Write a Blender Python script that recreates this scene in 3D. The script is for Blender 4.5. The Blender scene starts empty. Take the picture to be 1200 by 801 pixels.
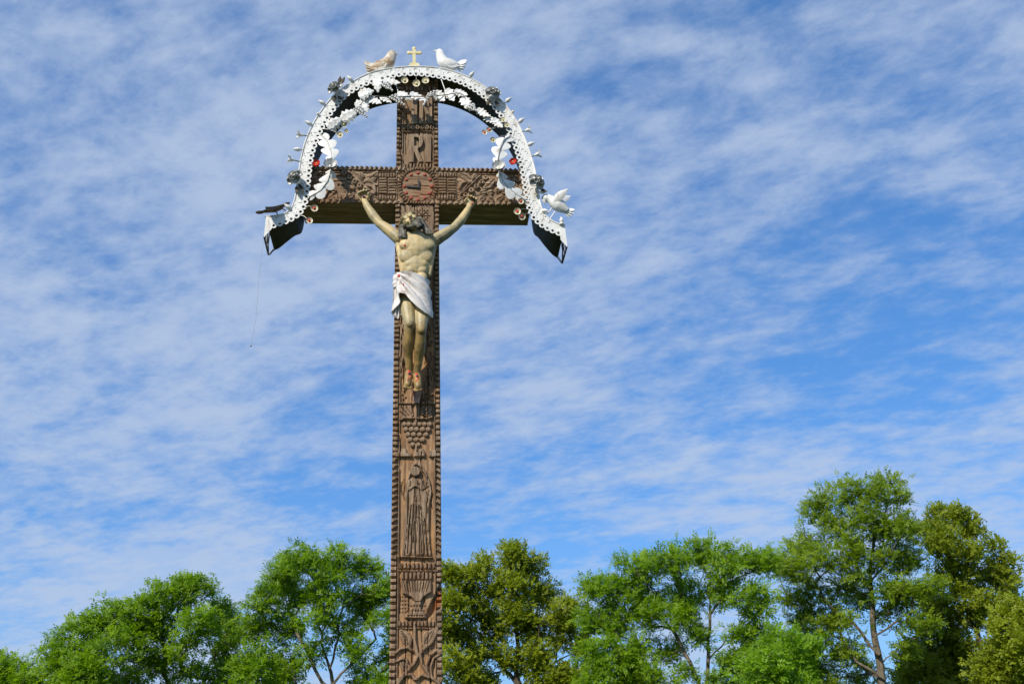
import bpy, math, random
import numpy as np
from mathutils import Vector, Matrix, Quaternion

random.seed(7)
rng = np.random.default_rng(11)
scene = bpy.context.scene
col = scene.collection

# ------------------------------------------------------------------ camera
FPX = 1100.0                              # focal length in photo pixels (photo 1200 x 801)
CAM = np.array([0.0682, -5.6755, 1.60])
YAW, PIT, ROL = 0.0979, 0.4047, -0.0405
_F = np.array([math.sin(YAW)*math.cos(PIT), math.cos(YAW)*math.cos(PIT), math.sin(PIT)])
_R0 = np.array([math.cos(YAW), -math.sin(YAW), 0.0]); _U0 = np.cross(_R0, _F)
_c, _s = math.cos(ROL), math.sin(ROL)
_R = _c*_R0 + _s*_U0; _U = -_s*_R0 + _c*_U0
cam_d = bpy.data.cameras.new('camera'); cam = bpy.data.objects.new('camera', cam_d); col.objects.link(cam)
M = Matrix.Identity(4)
for i in range(3):
    M[i][0], M[i][1], M[i][2], M[i][3] = _R[i], _U[i], -_F[i], CAM[i]
cam.matrix_world = M
cam_d.sensor_fit = 'HORIZONTAL'; cam_d.sensor_width = 36.0; cam_d.lens = 36.0*FPX/1200.0
cam_d.clip_start = 0.1; cam_d.clip_end = 6000.0
cam_d.dof.use_dof = True; cam_d.dof.focus_distance = 6.3; cam_d.dof.aperture_fstop = 13.0
scene.camera = cam

# ------------------------------------------------------------------ pixel <-> place
def ray(u, v):
    a, b = (u-600.0)/FPX, -(v-400.5)/FPX
    return _F + a*_R + b*_U
def P(u, v, y=0.0):
    """point of the vertical plane y = const (parallel to the cross) seen at photo pixel u, v"""
    d = ray(u, v); t = (y-CAM[1])/d[1]
    return Vector(CAM + t*d)
def T(u, v, dist):
    """point at horizontal distance dist seen at photo pixel u, v"""
    d = ray(u, v); return CAM + d*(dist/math.hypot(d[0], d[1]))
def project(X, Y, Z):
    dx, dy, dz = X-CAM[0], Y-CAM[1], Z-CAM[2]
    w = dx*_F[0]+dy*_F[1]+dz*_F[2]
    a = (dx*_R[0]+dy*_R[1]+dz*_R[2])/w; b = (dx*_U[0]+dy*_U[1]+dz*_U[2])/w
    return 600+FPX*a, 400.5-FPX*b

# ------------------------------------------------------------------ sky, sun, exposure
SUN_AZ, SUN_EL = math.radians(38), math.radians(40)    # azimuth: left of the cross's front normal
to_sun = Vector((-math.sin(SUN_AZ)*math.cos(SUN_EL), -math.cos(SUN_AZ)*math.cos(SUN_EL), math.sin(SUN_EL)))
sun_d = bpy.data.lights.new('sun', 'SUN'); sun = bpy.data.objects.new('sun', sun_d); col.objects.link(sun)
sun_d.energy = 4.8; sun_d.angle = math.radians(0.53); sun_d.color = (1.0, 0.93, 0.80)
sun.rotation_euler = to_sun.to_track_quat('Z', 'Y').to_euler(); sun.location = (-20, -30, 40)

world = bpy.data.worlds.new('World'); scene.world = world; world.use_nodes = True
wn, wl = world.node_tree.nodes, world.node_tree.links
wn.clear()
def N(t, **k):
    n = wn.new(t)
    for a, b in k.items(): setattr(n, a, b)
    return n
w_out = N('ShaderNodeOutputWorld'); w_bg = N('ShaderNodeBackground'); w_bg.inputs['Strength'].default_value = 0.12
sky = N('ShaderNodeTexSky', sky_type='NISHITA'); sky.sun_disc = False
sky.sun_elevation = SUN_EL; sky.sun_rotation = math.atan2(to_sun.x, to_sun.y)
sky.air_density = 0.85; sky.dust_density = 0.3; sky.ozone_density = 2.6
tc = N('ShaderNodeTexCoord'); sep = N('ShaderNodeSeparateXYZ'); wl.new(tc.outputs['Generated'], sep.inputs[0])
def math_n(op, a, b=None, c=None, clamp=False):
    n = N('ShaderNodeMath', operation=op); n.use_clamp = clamp
    for i, x in enumerate((a, b, c)):
        if x is None: continue
        if isinstance(x, (int, float)): n.inputs[i].default_value = x
        else: wl.new(x, n.inputs[i])
    return n.outputs[0]
zz = math_n('ADD', math_n('MAXIMUM', sep.outputs['Z'], 0.0), 0.20)     # a flat cloud layer seen in perspective
pxn, pyn = math_n('DIVIDE', sep.outputs['X'], zz), math_n('DIVIDE', sep.outputs['Y'], zz)
comb = N('ShaderNodeCombineXYZ'); wl.new(pxn, comb.inputs[0]); wl.new(pyn, comb.inputs[1])
def mapped(rot, sc, loc):
    m0 = N('ShaderNodeMapping'); wl.new(comb.outputs[0], m0.inputs['Vector']); m0.inputs['Rotation'].default_value = (0, 0, math.radians(rot))
    m = N('ShaderNodeMapping'); wl.new(m0.outputs[0], m.inputs['Vector']); m.inputs['Scale'].default_value = sc
    m.inputs['Location'].default_value = loc
    return m.outputs[0]
def noise(vec, scale, detail, rough, dist=0.0, lac=2.0):
    n = N('ShaderNodeTexNoise'); wl.new(vec, n.inputs['Vector'])
    n.inputs['Scale'].default_value = scale; n.inputs['Detail'].default_value = detail
    n.inputs['Roughness'].default_value = rough; n.inputs['Distortion'].default_value = dist
    n.inputs['Lacunarity'].default_value = lac
    return n.outputs['Fac']
CL = (1.5, -7.3, 0.0)
n_big = noise(mapped(0, (1, 1, 1), (-2.2, -6.2, 0)), 0.9, 3, 0.5, 0.3)
n_mid = noise(mapped(24, (1.0, 1.5, 1), (CL[0], CL[1], 0)), 4.4, 10, 0.62, 0.2)
n_fine = noise(mapped(34, (1.0, 1.35, 1), (CL[0]+5, CL[1]+3, 0)), 15.0, 8, 0.62, 0.1)
cov = math_n('ADD', math_n('MULTIPLY', n_big, 1.05), math_n('ADD', math_n('MULTIPLY', n_mid, 0.95), math_n('MULTIPLY', n_fine, 0.52)))
mask = N('ShaderNodeMapRange', interpolation_type='SMOOTHSTEP'); wl.new(cov, mask.inputs[0])
mask.inputs[1].default_value = 0.99; mask.inputs[2].default_value = 1.53
mask.inputs[3].default_value = 0.03; mask.inputs[4].default_value = 0.84
tint = N('ShaderNodeMix', data_type='RGBA', blend_type='MULTIPLY'); tint.inputs[0].default_value = 1.0
gam = N('ShaderNodeGamma'); gam.inputs['Gamma'].default_value = 0.58; wl.new(sky.outputs[0], gam.inputs[0]); wl.new(gam.outputs[0], tint.inputs[6]); tint.inputs[7].default_value = (1.0, 1.0, 1.0, 1)
SKY_TINT = tint.inputs[7]; SKY_TINT.default_value = (0.64, 1.52, 2.66, 1)
# one low bank of cloud standing over the trees
bc = ray(235, 668); bc = bc/np.linalg.norm(bc); b1_ = np.array([bc[1], -bc[0], 0.0])/math.hypot(bc[0], bc[1]); b2_ = np.cross(b1_, bc)
def dotn(v):
    n = N('ShaderNodeVectorMath', operation='DOT_PRODUCT'); wl.new(tc.outputs['Generated'], n.inputs[0]); n.inputs[1].default_value = tuple(v); return n.outputs['Value']
q1 = math_n('DIVIDE', dotn(b1_), 0.125); q2 = math_n('DIVIDE', dotn(b2_), 0.026)
rr_ = math_n('SQRT', math_n('ADD', math_n('MULTIPLY', q1, q1), math_n('MULTIPLY', q2, q2)))
nb = N('ShaderNodeTexNoise'); wl.new(tc.outputs['Generated'], nb.inputs['Vector']); nb.inputs['Scale'].default_value = 16; nb.inputs['Detail'].default_value = 7
rr_ = math_n('ADD', rr_, math_n('MULTIPLY', math_n('SUBTRACT', nb.outputs['Fac'], 0.5), 2.2))
rr_ = math_n('ADD', rr_, math_n('MULTIPLY', math_n('LESS_THAN', dotn(bc), 0.5), 9.0))
bank = N('ShaderNodeMapRange', interpolation_type='SMOOTHSTEP'); wl.new(rr_, bank.inputs[0])
bank.inputs[1].default_value = 1.1; bank.inputs[2].default_value = 0.55; bank.inputs[3].default_value = 0.0; bank.inputs[4].default_value = 0.70
veil = math_n('MULTIPLY', math_n('POWER', math_n('SUBTRACT', 1.0, math_n('MAXIMUM', sep.outputs['Z'], 0.0)), 6.0), 0.42)   # the layer thickens towards the horizon
cmask = math_n('MAXIMUM', math_n('MAXIMUM', mask.outputs[0], veil), bank.outputs[0])
mixc = N('ShaderNodeMix', data_type='RGBA'); wl.new(cmask, mixc.inputs[0])
wl.new(tint.outputs[2], mixc.inputs[6]); mixc.inputs[7].default_value = (4.1, 4.95, 6.5, 1)
wl.new(mixc.outputs[2], w_bg.inputs['Color']); wl.new(w_bg.outputs[0], w_out.inputs['Surface'])

scene.view_settings.view_transform = 'Standard'; scene.view_settings.look = 'None'
scene.view_settings.exposure = 0.0; scene.view_settings.gamma = 1.0; scene.view_settings.use_curve_mapping = False

# ------------------------------------------------------------------ materials
def mat(name, c1, c2=None, c3=None, scale=6.0, stretch=(1, 1, 1), rough=0.7, bump=0.0, bscale=40.0, metal=0.0, detail=6.0, spec=0.4, lo=0.35, hi=0.65):
    m = bpy.data.materials.new(name); m.use_nodes = True
    n, l = m.node_tree.nodes, m.node_tree.links
    b = n['Principled BSDF']; b.inputs['Roughness'].default_value = rough; b.inputs['Metallic'].default_value = metal
    b.inputs['Specular IOR Level'].default_value = spec
    t = n.new('ShaderNodeTexCoord'); mp = n.new('ShaderNodeMapping'); l.new(t.outputs['Object'], mp.inputs[0])
    mp.inputs['Scale'].default_value = stretch
    g = n.new('ShaderNodeNewGeometry')
    tn = n.new('ShaderNodeTexNoise'); l.new(mp.outputs[0], tn.inputs['Vector'])
    tn.inputs['Scale'].default_value = scale; tn.inputs['Detail'].default_value = detail; tn.inputs['Roughness'].default_value = 0.6
    r = n.new('ShaderNodeValToRGB'); l.new(tn.outputs['Fac'], r.inputs[0])
    r.color_ramp.elements[0].position = lo; r.color_ramp.elements[1].position = hi
    r.color_ramp.elements[0].color = (*c1, 1); r.color_ramp.elements[1].color = (*(c2 or c1), 1)
    if c3:
        e = r.color_ramp.elements.new(min(0.98, hi+0.12)); e.color = (*c3, 1)
    l.new(r.outputs[0], b.inputs['Base Color'])
    if bump > 0:
        bn = n.new('ShaderNodeTexNoise'); l.new(mp.outputs[0], bn.inputs['Vector'])
        bn.inputs['Scale'].default_value = bscale; bn.inputs['Detail'].default_value = 5
        bp = n.new('ShaderNodeBump'); bp.inputs['Strength'].default_value = bump; bp.inputs['Distance'].default_value = 0.01
        l.new(bn.outputs['Fac'], bp.inputs['Height']); l.new(bp.outputs[0], b.inputs['Normal'])
    return m

def wood(name, stretch, split=False, grey=1.0, warm=0.0):
    m = bpy.data.materials.new(name); m.use_nodes = True
    n, l = m.node_tree.nodes, m.node_tree.links
    b = n['Principled BSDF']; b.inputs['Roughness'].default_value = 0.82; b.inputs['Specular IOR Level'].default_value = 0.25
    t = n.new('ShaderNodeTexCoord')
    mp = n.new('ShaderNodeMapping'); l.new(t.outputs['Object'], mp.inputs[0]); mp.inputs['Scale'].default_value = stretch
    def ns(sc, det, ro, vec, di=0.0):
        q = n.new('ShaderNodeTexNoise'); l.new(vec, q.inputs['Vector'])
        q.inputs['Scale'].default_value = sc; q.inputs['Detail'].default_value = det; q.inputs['Roughness'].default_value = ro
        q.inputs['Distortion'].default_value = di
        return q.outputs['Fac']
    grain = ns(9.0, 8, 0.65, mp.outputs[0], 0.4); patch = ns(2.3, 4, 0.6, t.outputs['Object'])
    fine = ns(55.0, 4, 0.7, mp.outputs[0])
    r1 = n.new('ShaderNodeValToRGB'); l.new(grain, r1.inputs[0])
    e = r1.color_ramp.elements; e[0].position = 0.30; e[1].position = 0.72
    e[0].color = (0.085*grey, 0.052*grey, 0.030*grey, 1); e[1].color = (0.42*grey, 0.315*grey, 0.215*grey, 1)
    x = e.new(0.50); x.color = (0.215*grey, 0.150*grey, 0.098*grey, 1)
    r2 = n.new('ShaderNodeValToRGB'); l.new(grain, r2.inputs[0])
    e = r2.color_ramp.elements; e[0].position = 0.28; e[1].position = 0.72
    e[0].color = (0.10, 0.050, 0.027, 1); e[1].color = (0.40, 0.235, 0.125, 1)
    mr = n.new('ShaderNodeMapRange'); l.new(patch, mr.inputs[0]); mr.inputs[1].default_value = 0.42-warm; mr.inputs[2].default_value = 0.66-warm
    mr.inputs[3].default_value = 0.0; mr.inputs[4].default_value = 0.75
    mx = n.new('ShaderNodeMix'); mx.data_type = 'RGBA'; l.new(mr.outputs[0], mx.inputs[0]); l.new(r1.outputs[0], mx.inputs[6]); l.new(r2.outputs[0], mx.inputs[7])
    out = mx.outputs[2]
    ar = n.new('ShaderNodeAttribute'); ar.attribute_name = 'ground'
    r3 = n.new('ShaderNodeValToRGB'); l.new(grain, r3.inputs[0]); e = r3.color_ramp.elements
    e[0].position = 0.30; e[0].color = (0.20, 0.092, 0.038, 1); e[1].position = 0.70; e[1].color = (0.60, 0.34, 0.15, 1)
    mg = n.new('ShaderNodeMath'); mg.operation = 'MULTIPLY'; l.new(ar.outputs['Fac'], mg.inputs[0])
    pm = n.new('ShaderNodeMapRange'); l.new(ns(3.1, 5, 0.65, t.outputs['Object']), pm.inputs[0]); pm.inputs[1].default_value = 0.36; pm.inputs[2].default_value = 0.60; pm.inputs[3].default_value = 0.15; pm.inputs[4].default_value = 0.95
    l.new(pm.outputs[0], mg.inputs[1])
    m3 = n.new('ShaderNodeMix'); m3.data_type = 'RGBA'; l.new(mg.outputs[0], m3.inputs[0]); l.new(out, m3.inputs[6]); l.new(r3.outputs[0], m3.inputs[7]); out = m3.outputs[2]
    if split:
        at = n.new('ShaderNodeAttribute'); at.attribute_name = 'fresh'
        m2 = n.new('ShaderNodeMix'); m2.data_type = 'RGBA'; l.new(at.outputs['Fac'], m2.inputs[0]); l.new(out, m2.inputs[6]); m2.inputs[7].default_value = (0.34, 0.12, 0.040, 1)
        out = m2.outputs[2]
    l.new(out, b.inputs['Base Color'])
    bp = n.new('ShaderNodeBump'); bp.inputs['Strength'].default_value = 0.65; bp.inputs['Distance'].default_value = 0.008
    ad = n.new('ShaderNodeMath'); ad.operation = 'ADD'; l.new(grain, ad.inputs[0]); l.new(fine, ad.inputs[1])
    l.new(ad.outputs[0], bp.inputs['Height']); l.new(bp.outputs[0], b.inputs['Normal'])
    return m

M_POST = wood('weathered_post_wood', (7, 7, 0.45), split=True, grey=1.18)
M_BEAM = wood('weathered_beam_wood', (0.5, 7, 7), split=True, grey=1.32, warm=-0.06)
M_WHITE = mat('white_painted_tin', (0.42, 0.38, 0.31), (0.70, 0.685, 0.65), (0.76, 0.75, 0.72), scale=14, rough=0.45, bump=0.15, bscale=60, lo=0.28, hi=0.42)
def rust(m, amount):
    n, l = m.node_tree.nodes, m.node_tree.links; b = n['Principled BSDF']; src = b.inputs['Base Color'].links[0].from_socket
    t = n.new('ShaderNodeTexCoord'); mp = n.new('ShaderNodeMapping'); l.new(t.outputs['Object'], mp.inputs[0]); mp.inputs['Scale'].default_value = (1, 1, 0.35)
    q = n.new('ShaderNodeTexNoise'); l.new(mp.outputs[0], q.inputs['Vector']); q.inputs['Scale'].default_value = 26; q.inputs['Detail'].default_value = 8; q.inputs['Roughness'].default_value = 0.7
    mr = n.new('ShaderNodeMapRange'); l.new(q.outputs['Fac'], mr.inputs[0]); mr.inputs[1].default_value = 0.57; mr.inputs[2].default_value = 0.72; mr.inputs[4].default_value = amount
    mx = n.new('ShaderNodeMix'); mx.data_type = 'RGBA'; l.new(mr.outputs[0], mx.inputs[0]); l.new(src, mx.inputs[6]); mx.inputs[7].default_value = (0.30, 0.17, 0.08, 1)
    l.new(mx.outputs[2], b.inputs['Base Color'])
rust(M_WHITE, 0.75)
M_CREAM = mat('cream_painted_tin', (0.55, 0.46, 0.28), (0.74, 0.68, 0.50), scale=30, rough=0.5)
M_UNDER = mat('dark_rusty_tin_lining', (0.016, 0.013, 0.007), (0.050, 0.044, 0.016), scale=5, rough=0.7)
M_SILVER = mat('dull_grey_tin', (0.22, 0.22, 0.205), (0.50, 0.49, 0.46), scale=26, rough=0.38, metal=0.25)
M_DARKT = mat('dark_rusty_tin', (0.035, 0.026, 0.016), (0.10, 0.075, 0.04), scale=18, rough=0.7)
M_RUSTW = mat('rust_stained_white_tin', (0.33, 0.19, 0.08), (0.58, 0.53, 0.43), (0.70, 0.67, 0.60), scale=16, rough=0.6, lo=0.36, hi=0.56)
M_RED = mat('red_enamel', (0.62, 0.03, 0.015), (0.75, 0.06, 0.03), scale=20, rough=0.4)
M_BLOOD = mat('red_paint', (0.50, 0.03, 0.02), (0.62, 0.06, 0.04), scale=30, rough=0.5)
M_STUD = mat('faded_red_paint', (0.16, 0.055, 0.03), (0.38, 0.08, 0.045), scale=28, rough=0.7)
M_YEL = mat('yellowed_cream', (0.62, 0.50, 0.22), (0.76, 0.68, 0.40), scale=30, rough=0.5)
M_BLACK = mat('blackened_iron', (0.02, 0.02, 0.025), (0.05, 0.05, 0.055), scale=30, rough=0.6)
M_WIRE = mat('grey_wire', (0.16, 0.15, 0.14), (0.30, 0.29, 0.27), scale=30, rough=0.5, metal=0.5)
M_HAIR = mat('dark_painted_hair', (0.035, 0.033, 0.025), (0.20, 0.19, 0.14), scale=22, rough=0.6, lo=0.42, hi=0.68)
M_CLOTH = mat('white_painted_cloth', (0.34, 0.27, 0.23), (0.66, 0.62, 0.585), scale=14, rough=0.6, bump=0.1, bscale=30, lo=0.3, hi=0.5)
M_FOOTW = mat('stained_white_wood', (0.30, 0.10, 0.06), (0.50, 0.39, 0.31), scale=26, rough=0.8)
M_GRASS = mat('meadow_grass', (0.024, 0.040, 0.009), (0.052, 0.074, 0.016), scale=0.8, rough=0.9)

def skin_mat():
    m = bpy.data.materials.new('aged_painted_flesh'); m.use_nodes = True
    n, l = m.node_tree.nodes, m.node_tree.links
    b = n['Principled BSDF']; b.inputs['Roughness'].default_value = 0.5; b.inputs['Specular IOR Level'].default_value = 0.35
    t = n.new('ShaderNodeTexCoord')
    def ns(sc):
        q = n.new('ShaderNodeTexNoise'); l.new(t.outputs['Object'], q.inputs['Vector']); q.inputs['Scale'].default_value = sc
        q.inputs['Detail'].default_value = 7; q.inputs['Roughness'].default_value = 0.65; return q.outputs['Fac']
    r = n.new('ShaderNodeValToRGB'); l.new(ns(7.0), r.inputs[0]); e = r.color_ramp.elements
    e[0].position = 0.30; e[0].color = (0.15, 0.125, 0.065, 1); e[1].position = 0.62; e[1].color = (0.60, 0.445, 0.215, 1); x = e.new(0.45); x.color = (0.37, 0.310, 0.175, 1)
    r2 = n.new('ShaderNodeValToRGB'); l.new(ns(16.0), r2.inputs[0]); e = r2.color_ramp.elements
    e[0].position = 0.35; e[0].color = (0.12, 0.072, 0.020, 1); e[1].position = 0.65; e[1].color = (0.40, 0.24, 0.065, 1)
    at = n.new('ShaderNodeAttribute'); at.attribute_name = 'worn'
    mx = n.new('ShaderNodeMix'); mx.data_type = 'RGBA'; l.new(at.outputs['Fac'], mx.inputs[0]); l.new(r.outputs[0], mx.inputs[6]); l.new(r2.outputs[0], mx.inputs[7])
    l.new(mx.outputs[2], b.inputs['Base Color'])
    return m
M_SKIN = skin_mat()

def leaf_mat(name, c1, c2, trans):
    m = bpy.data.materials.new(name); m.use_nodes = True
    n, l = m.node_tree.nodes, m.node_tree.links
    b = n['Principled BSDF']; b.inputs['Roughness'].default_value = 0.5; b.inputs['Specular IOR Level'].default_value = 0.3
    at = n.new('ShaderNodeAttribute'); at.attribute_name = 'tint'
    mx = n.new('ShaderNodeMix'); mx.data_type = 'RGBA'; l.new(at.outputs['Fac'], mx.inputs[0])
    mx.inputs[6].default_value = (*c1, 1); mx.inputs[7].default_value = (*c2, 1)
    l.new(mx.outputs[2], b.inputs['Base Color'])
    tr = n.new('ShaderNodeBsdfTranslucent')
    sc = n.new('ShaderNodeMix'); sc.data_type = 'RGBA'; sc.blend_type = 'MULTIPLY'; sc.inputs[0].default_value = 1.0
    l.new(mx.outputs[2], sc.inputs[6]); sc.inputs[7].default_value = (1.5, 1.5, 0.7, 1); l.new(sc.outputs[2], tr.inputs['Color'])
    ms = n.new('ShaderNodeMixShader'); ms.inputs[0].default_value = trans
    l.new(b.outputs[0], ms.inputs[1]); l.new(tr.outputs[0], ms.inputs[2]); l.new(ms.outputs[0], n['Material Output'].inputs['Surface'])
    return m
M_LEAF = {
    'ash': leaf_mat('ash_leaf', (0.115, 0.220, 0.006), (0.245, 0.390, 0.014), 0.48),
    'olive': leaf_mat('oak_leaf', (0.170, 0.220, 0.009), (0.310, 0.365, 0.022), 0.47),
    'thin': leaf_mat('thin_ash_leaf', (0.130, 0.215, 0.008), (0.255, 0.355, 0.018), 0.48),
    'alder': leaf_mat('alder_leaf', (0.140, 0.190, 0.008), (0.270, 0.325, 0.018), 0.45),
    'bright': leaf_mat('young_ash_leaf', (0.115, 0.230, 0.006), (0.225, 0.390, 0.012), 0.45)}
M_BARK = mat('ash_bark', (0.085, 0.065, 0.042), (0.20, 0.165, 0.115), scale=7, stretch=(1, 1, 0.25), rough=0.9, bump=0.5, bscale=20)
M_BARKD = mat('dark_bark', (0.045, 0.033, 0.022), (0.10, 0.078, 0.052), scale=7, stretch=(1, 1, 0.25), rough=0.9, bump=0.5, bscale=20)

# ------------------------------------------------------------------ mesh helpers
ORG = {}
def root_org(o):
    while o.parent is not None: o = o.parent
    return ORG.get(o.name, Vector((0, 0, 0)))
def tag(o, label, cat, group=None, kind=None):
    if label: o['label'] = label
    if cat: o['category'] = cat
    if group: o['group'] = group
    if kind: o['kind'] = kind
    return o
def thing(name, label, cat, loc, group=None):
    o = bpy.data.objects.new(name, None); o.empty_display_size = 0.05; col.objects.link(o)
    o.location = loc; ORG[o.name] = Vector(loc)
    return tag(o, label, cat, group)
def link(name, me, parent=None, loc=None, rot=None, scale=None):
    o = bpy.data.objects.new(name, me); col.objects.link(o)
    if parent is not None: o.parent = parent
    if loc is not None: o.location = loc
    if rot is not None: o.rotation_mode = 'QUATERNION'; o.rotation_quaternion = rot
    if scale is not None: o.scale = scale
    return o

class MB:
    def __init__(s): s.v = []; s.f = []
    def add(s, vs, fs):
        k = len(s.v); s.v.extend(Vector(x) for x in vs); s.f.extend(tuple(i+k for i in f) for f in fs); return s
    def box(s, a, b):
        (x0, y0, z0), (x1, y1, z1) = a, b
        return s.add([(x0,y0,z0),(x1,y0,z0),(x1,y1,z0),(x0,y1,z0),(x0,y0,z1),(x1,y0,z1),(x1,y1,z1),(x0,y1,z1)],
                     [(0,3,2,1),(4,5,6,7),(0,1,5,4),(1,2,6,5),(2,3,7,6),(3,0,4,7)])
    def tube(s, pts, rad, n=8, flat=None, cap=True):
        """swept tube; rad one value or one per point; flat = (axis vector, factor) squashes the section"""
        pts = [Vector(p) for p in pts]; m = len(pts)
        if not hasattr(rad, '__len__'): rad = [rad]*m
        vs, fs = [], []; prev = None
        for i, p in enumerate(pts):
            t = (pts[min(i+1, m-1)]-pts[max(i-1, 0)]).normalized()
            if prev is None:
                a = Vector((0, 1, 0)) if abs(t.y) < 0.9 else Vector((1, 0, 0))
            else: a = prev
            a = (a - t*a.dot(t)).normalized(); prev = a; b = t.cross(a)
            for k in range(n):
                w = 2*math.pi*k/n; o = a*math.cos(w)*rad[i] + b*math.sin(w)*rad[i]
                if flat: o = o - flat[0]*o.dot(flat[0])*(1-flat[1])
                vs.append(p+o)
        for i in range(m-1):
            for k in range(n):
                fs.append((i*n+k, i*n+(k+1) % n, (i+1)*n+(k+1) % n, (i+1)*n+k))
        if cap:
            fs.append(tuple(range(n-1, -1, -1))); fs.append(tuple((m-1)*n+k for k in range(n)))
        return s.add(vs, fs)
    def ball(s, c, r, n=8, m=5, axes=None):
        c = Vector(c); ax = axes or (Vector((1,0,0)), Vector((0,1,0)), Vector((0,0,1)))
        if not hasattr(r, '__len__'): r = (r, r, r)
        vs = [c-ax[2]*r[2]]; fs = []
        for j in range(1, m):
            a = -math.pi/2+math.pi*j/m
            for k in range(n):
                w = 2*math.pi*k/n
                vs.append(c+ax[0]*r[0]*math.cos(a)*math.cos(w)+ax[1]*r[1]*math.cos(a)*math.sin(w)+ax[2]*r[2]*math.sin(a))
        vs.append(c+ax[2]*r[2]); top = len(vs)-1
        for k in range(n):
            fs.append((0, 1+(k+1) % n, 1+k)); fs.append((top, 1+(m-2)*n+k, 1+(m-2)*n+(k+1) % n))
            for j in range(m-2):
                fs.append((1+j*n+k, 1+j*n+(k+1) % n, 1+(j+1)*n+(k+1) % n, 1+(j+1)*n+k))
        return s.add(vs, fs)
    def lathe(s, c, axis, prof, n=12):
        """prof = [(distance along axis, radius)]"""
        c, axis = Vector(c), Vector(axis).normalized()
        pts = [c+axis*d for d, r in prof]
        a = axis.orthogonal().normalized(); b = axis.cross(a); vs, fs = [], []
        for (d, r), p in zip(prof, pts):
            for k in range(n):
                w = 2*math.pi*k/n; vs.append(p+(a*math.cos(w)+b*math.sin(w))*max(r, 1e-4))
        for i in range(len(prof)-1):
            for k in range(n): fs.append((i*n+k, i*n+(k+1) % n, (i+1)*n+(k+1) % n, (i+1)*n+k))
        fs.append(tuple(range(n-1, -1, -1))); fs.append(tuple((len(prof)-1)*n+k for k in range(n)))
        return s.add(vs, fs)
    def leaf(s, a, b, w, nrm, prof='leaf', cup=0.18, th=0.003, st=12, bend=0.0):
        """thin sheet leaf from a to b with outline prof, ribbed at the middle"""
        a, b, nrm = Vector(a), Vector(b), Vector(nrm).normalized()
        d = b-a; L = d.length; d = d/L; nrm = (nrm-d*nrm.dot(d)).normalized(); e = d.cross(nrm)
        vs, fs = [], []
        for i in range(st+1):
            t = i/st
            if prof == 'leaf': h = math.sin(math.pi*min(1, t**0.8*0.98+0.01))
            elif prof == 'vine': h = (math.sin(math.pi*min(1, t**0.62*0.97+0.02)))**0.7*(1+0.20*math.cos(t*25))
            elif prof == 'lobed': h = 0.30+0.70*abs(math.sin(t*math.pi*3.5))**0.8*(1-0.45*t) if t < 0.96 else 0.15
            elif prof == 'petal': h = math.sin(math.pi*min(1, t**1.5*0.82+0.08))
            else: h = 1.0
            h *= w/2; mid = a+d*(t*L)+nrm*(bend*L*math.sin(math.pi*t)); ed = nrm*(-cup*h+(0.10*h*math.sin(t*25) if prof == 'vine' else 0)); crs = nrm*(-0.16*h if prof == 'vine' else -0.05*h)
            for y in (0, -th):
                vs += [mid+e*h+ed+nrm*y, mid+e*h*0.5+ed*0.35+nrm*y, mid+crs+nrm*y, mid-e*h*0.5+ed*0.35+nrm*y, mid-e*h+ed+nrm*y]
        for i in range(st):
            p, q = i*10, (i+1)*10
            for k in range(4):
                fs.append((p+k, p+k+1, q+k+1, q+k)); fs.append((p+5+k+1, p+5+k, q+5+k, q+5+k+1))
            fs.append((p, q, q+5, p+5)); fs.append((p+4, p+9, q+9, q+4))
        fs.append((0, 5, 6, 7, 8, 9, 4, 3, 2, 1)); k = st*10; fs.append((k, k+1, k+2, k+3, k+4, k+9, k+8, k+7, k+6, k+5))
        return s.add(vs, fs)
    def prism(s, poly, y0, y1):
        """outline of points (x, z) extruded from y0 (front) to y1"""
        n = len(poly); vs = [(x, y0, z) for x, z in poly]+[(x, y1, z) for x, z in poly]
        ar = sum(poly[i][0]*poly[(i+1) % n][1]-poly[(i+1) % n][0]*poly[i][1] for i in range(n))
        f0 = tuple(range(n)); f1 = tuple(range(2*n-1, n-1, -1))
        sd = [(i, i+n, (i+1) % n+n, (i+1) % n) for i in range(n)]
        if ar < 0: f0 = f0[::-1]; f1 = f1[::-1]; sd = [q[::-1] for q in sd]
        return s.add(vs, [f0, f1]+sd)
    def ribbon(s, pts, w, y0, y1):
        """stroke of width w along points (x, z), extruded from y0 to y1"""
        p = [Vector((x, z)) for x, z in pts]; n = len(p); Lf, Rt = [], []
        for i in range(n):
            t = (p[min(i+1, n-1)]-p[max(i-1, 0)]).normalized(); o = Vector((-t.y, t.x))*(w/2)
            Lf.append(p[i]+o); Rt.append(p[i]-o)
        return s.prism([tuple(q) for q in Lf+Rt[::-1]], y0, y1)
    def mesh(s, name, m, org=None, smooth=True, angle=40):
        me = bpy.data.meshes.new(name); o = org or Vector((0, 0, 0))
        me.from_pydata([tuple(v-o) for v in s.v], [], s.f)
        import bmesh
        bm = bmesh.new(); bm.from_mesh(me); bmesh.ops.recalc_face_normals(bm, faces=bm.faces); bm.to_mesh(me); bm.free()
        me.materials.append(m)
        if smooth:
            me.polygons.foreach_set('use_smooth', [True]*len(me.polygons)); me.set_sharp_from_angle(angle=math.radians(angle))
        me.update(); return me
    def build(s, name, m, parent=None, label=None, smooth=True, angle=40):
        org = root_org(parent) if parent is not None else Vector((0, 0, 0))
        o = link(name, s.mesh(name, m, org, smooth, angle), parent)
        if label: o['label'] = label
        return o

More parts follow.
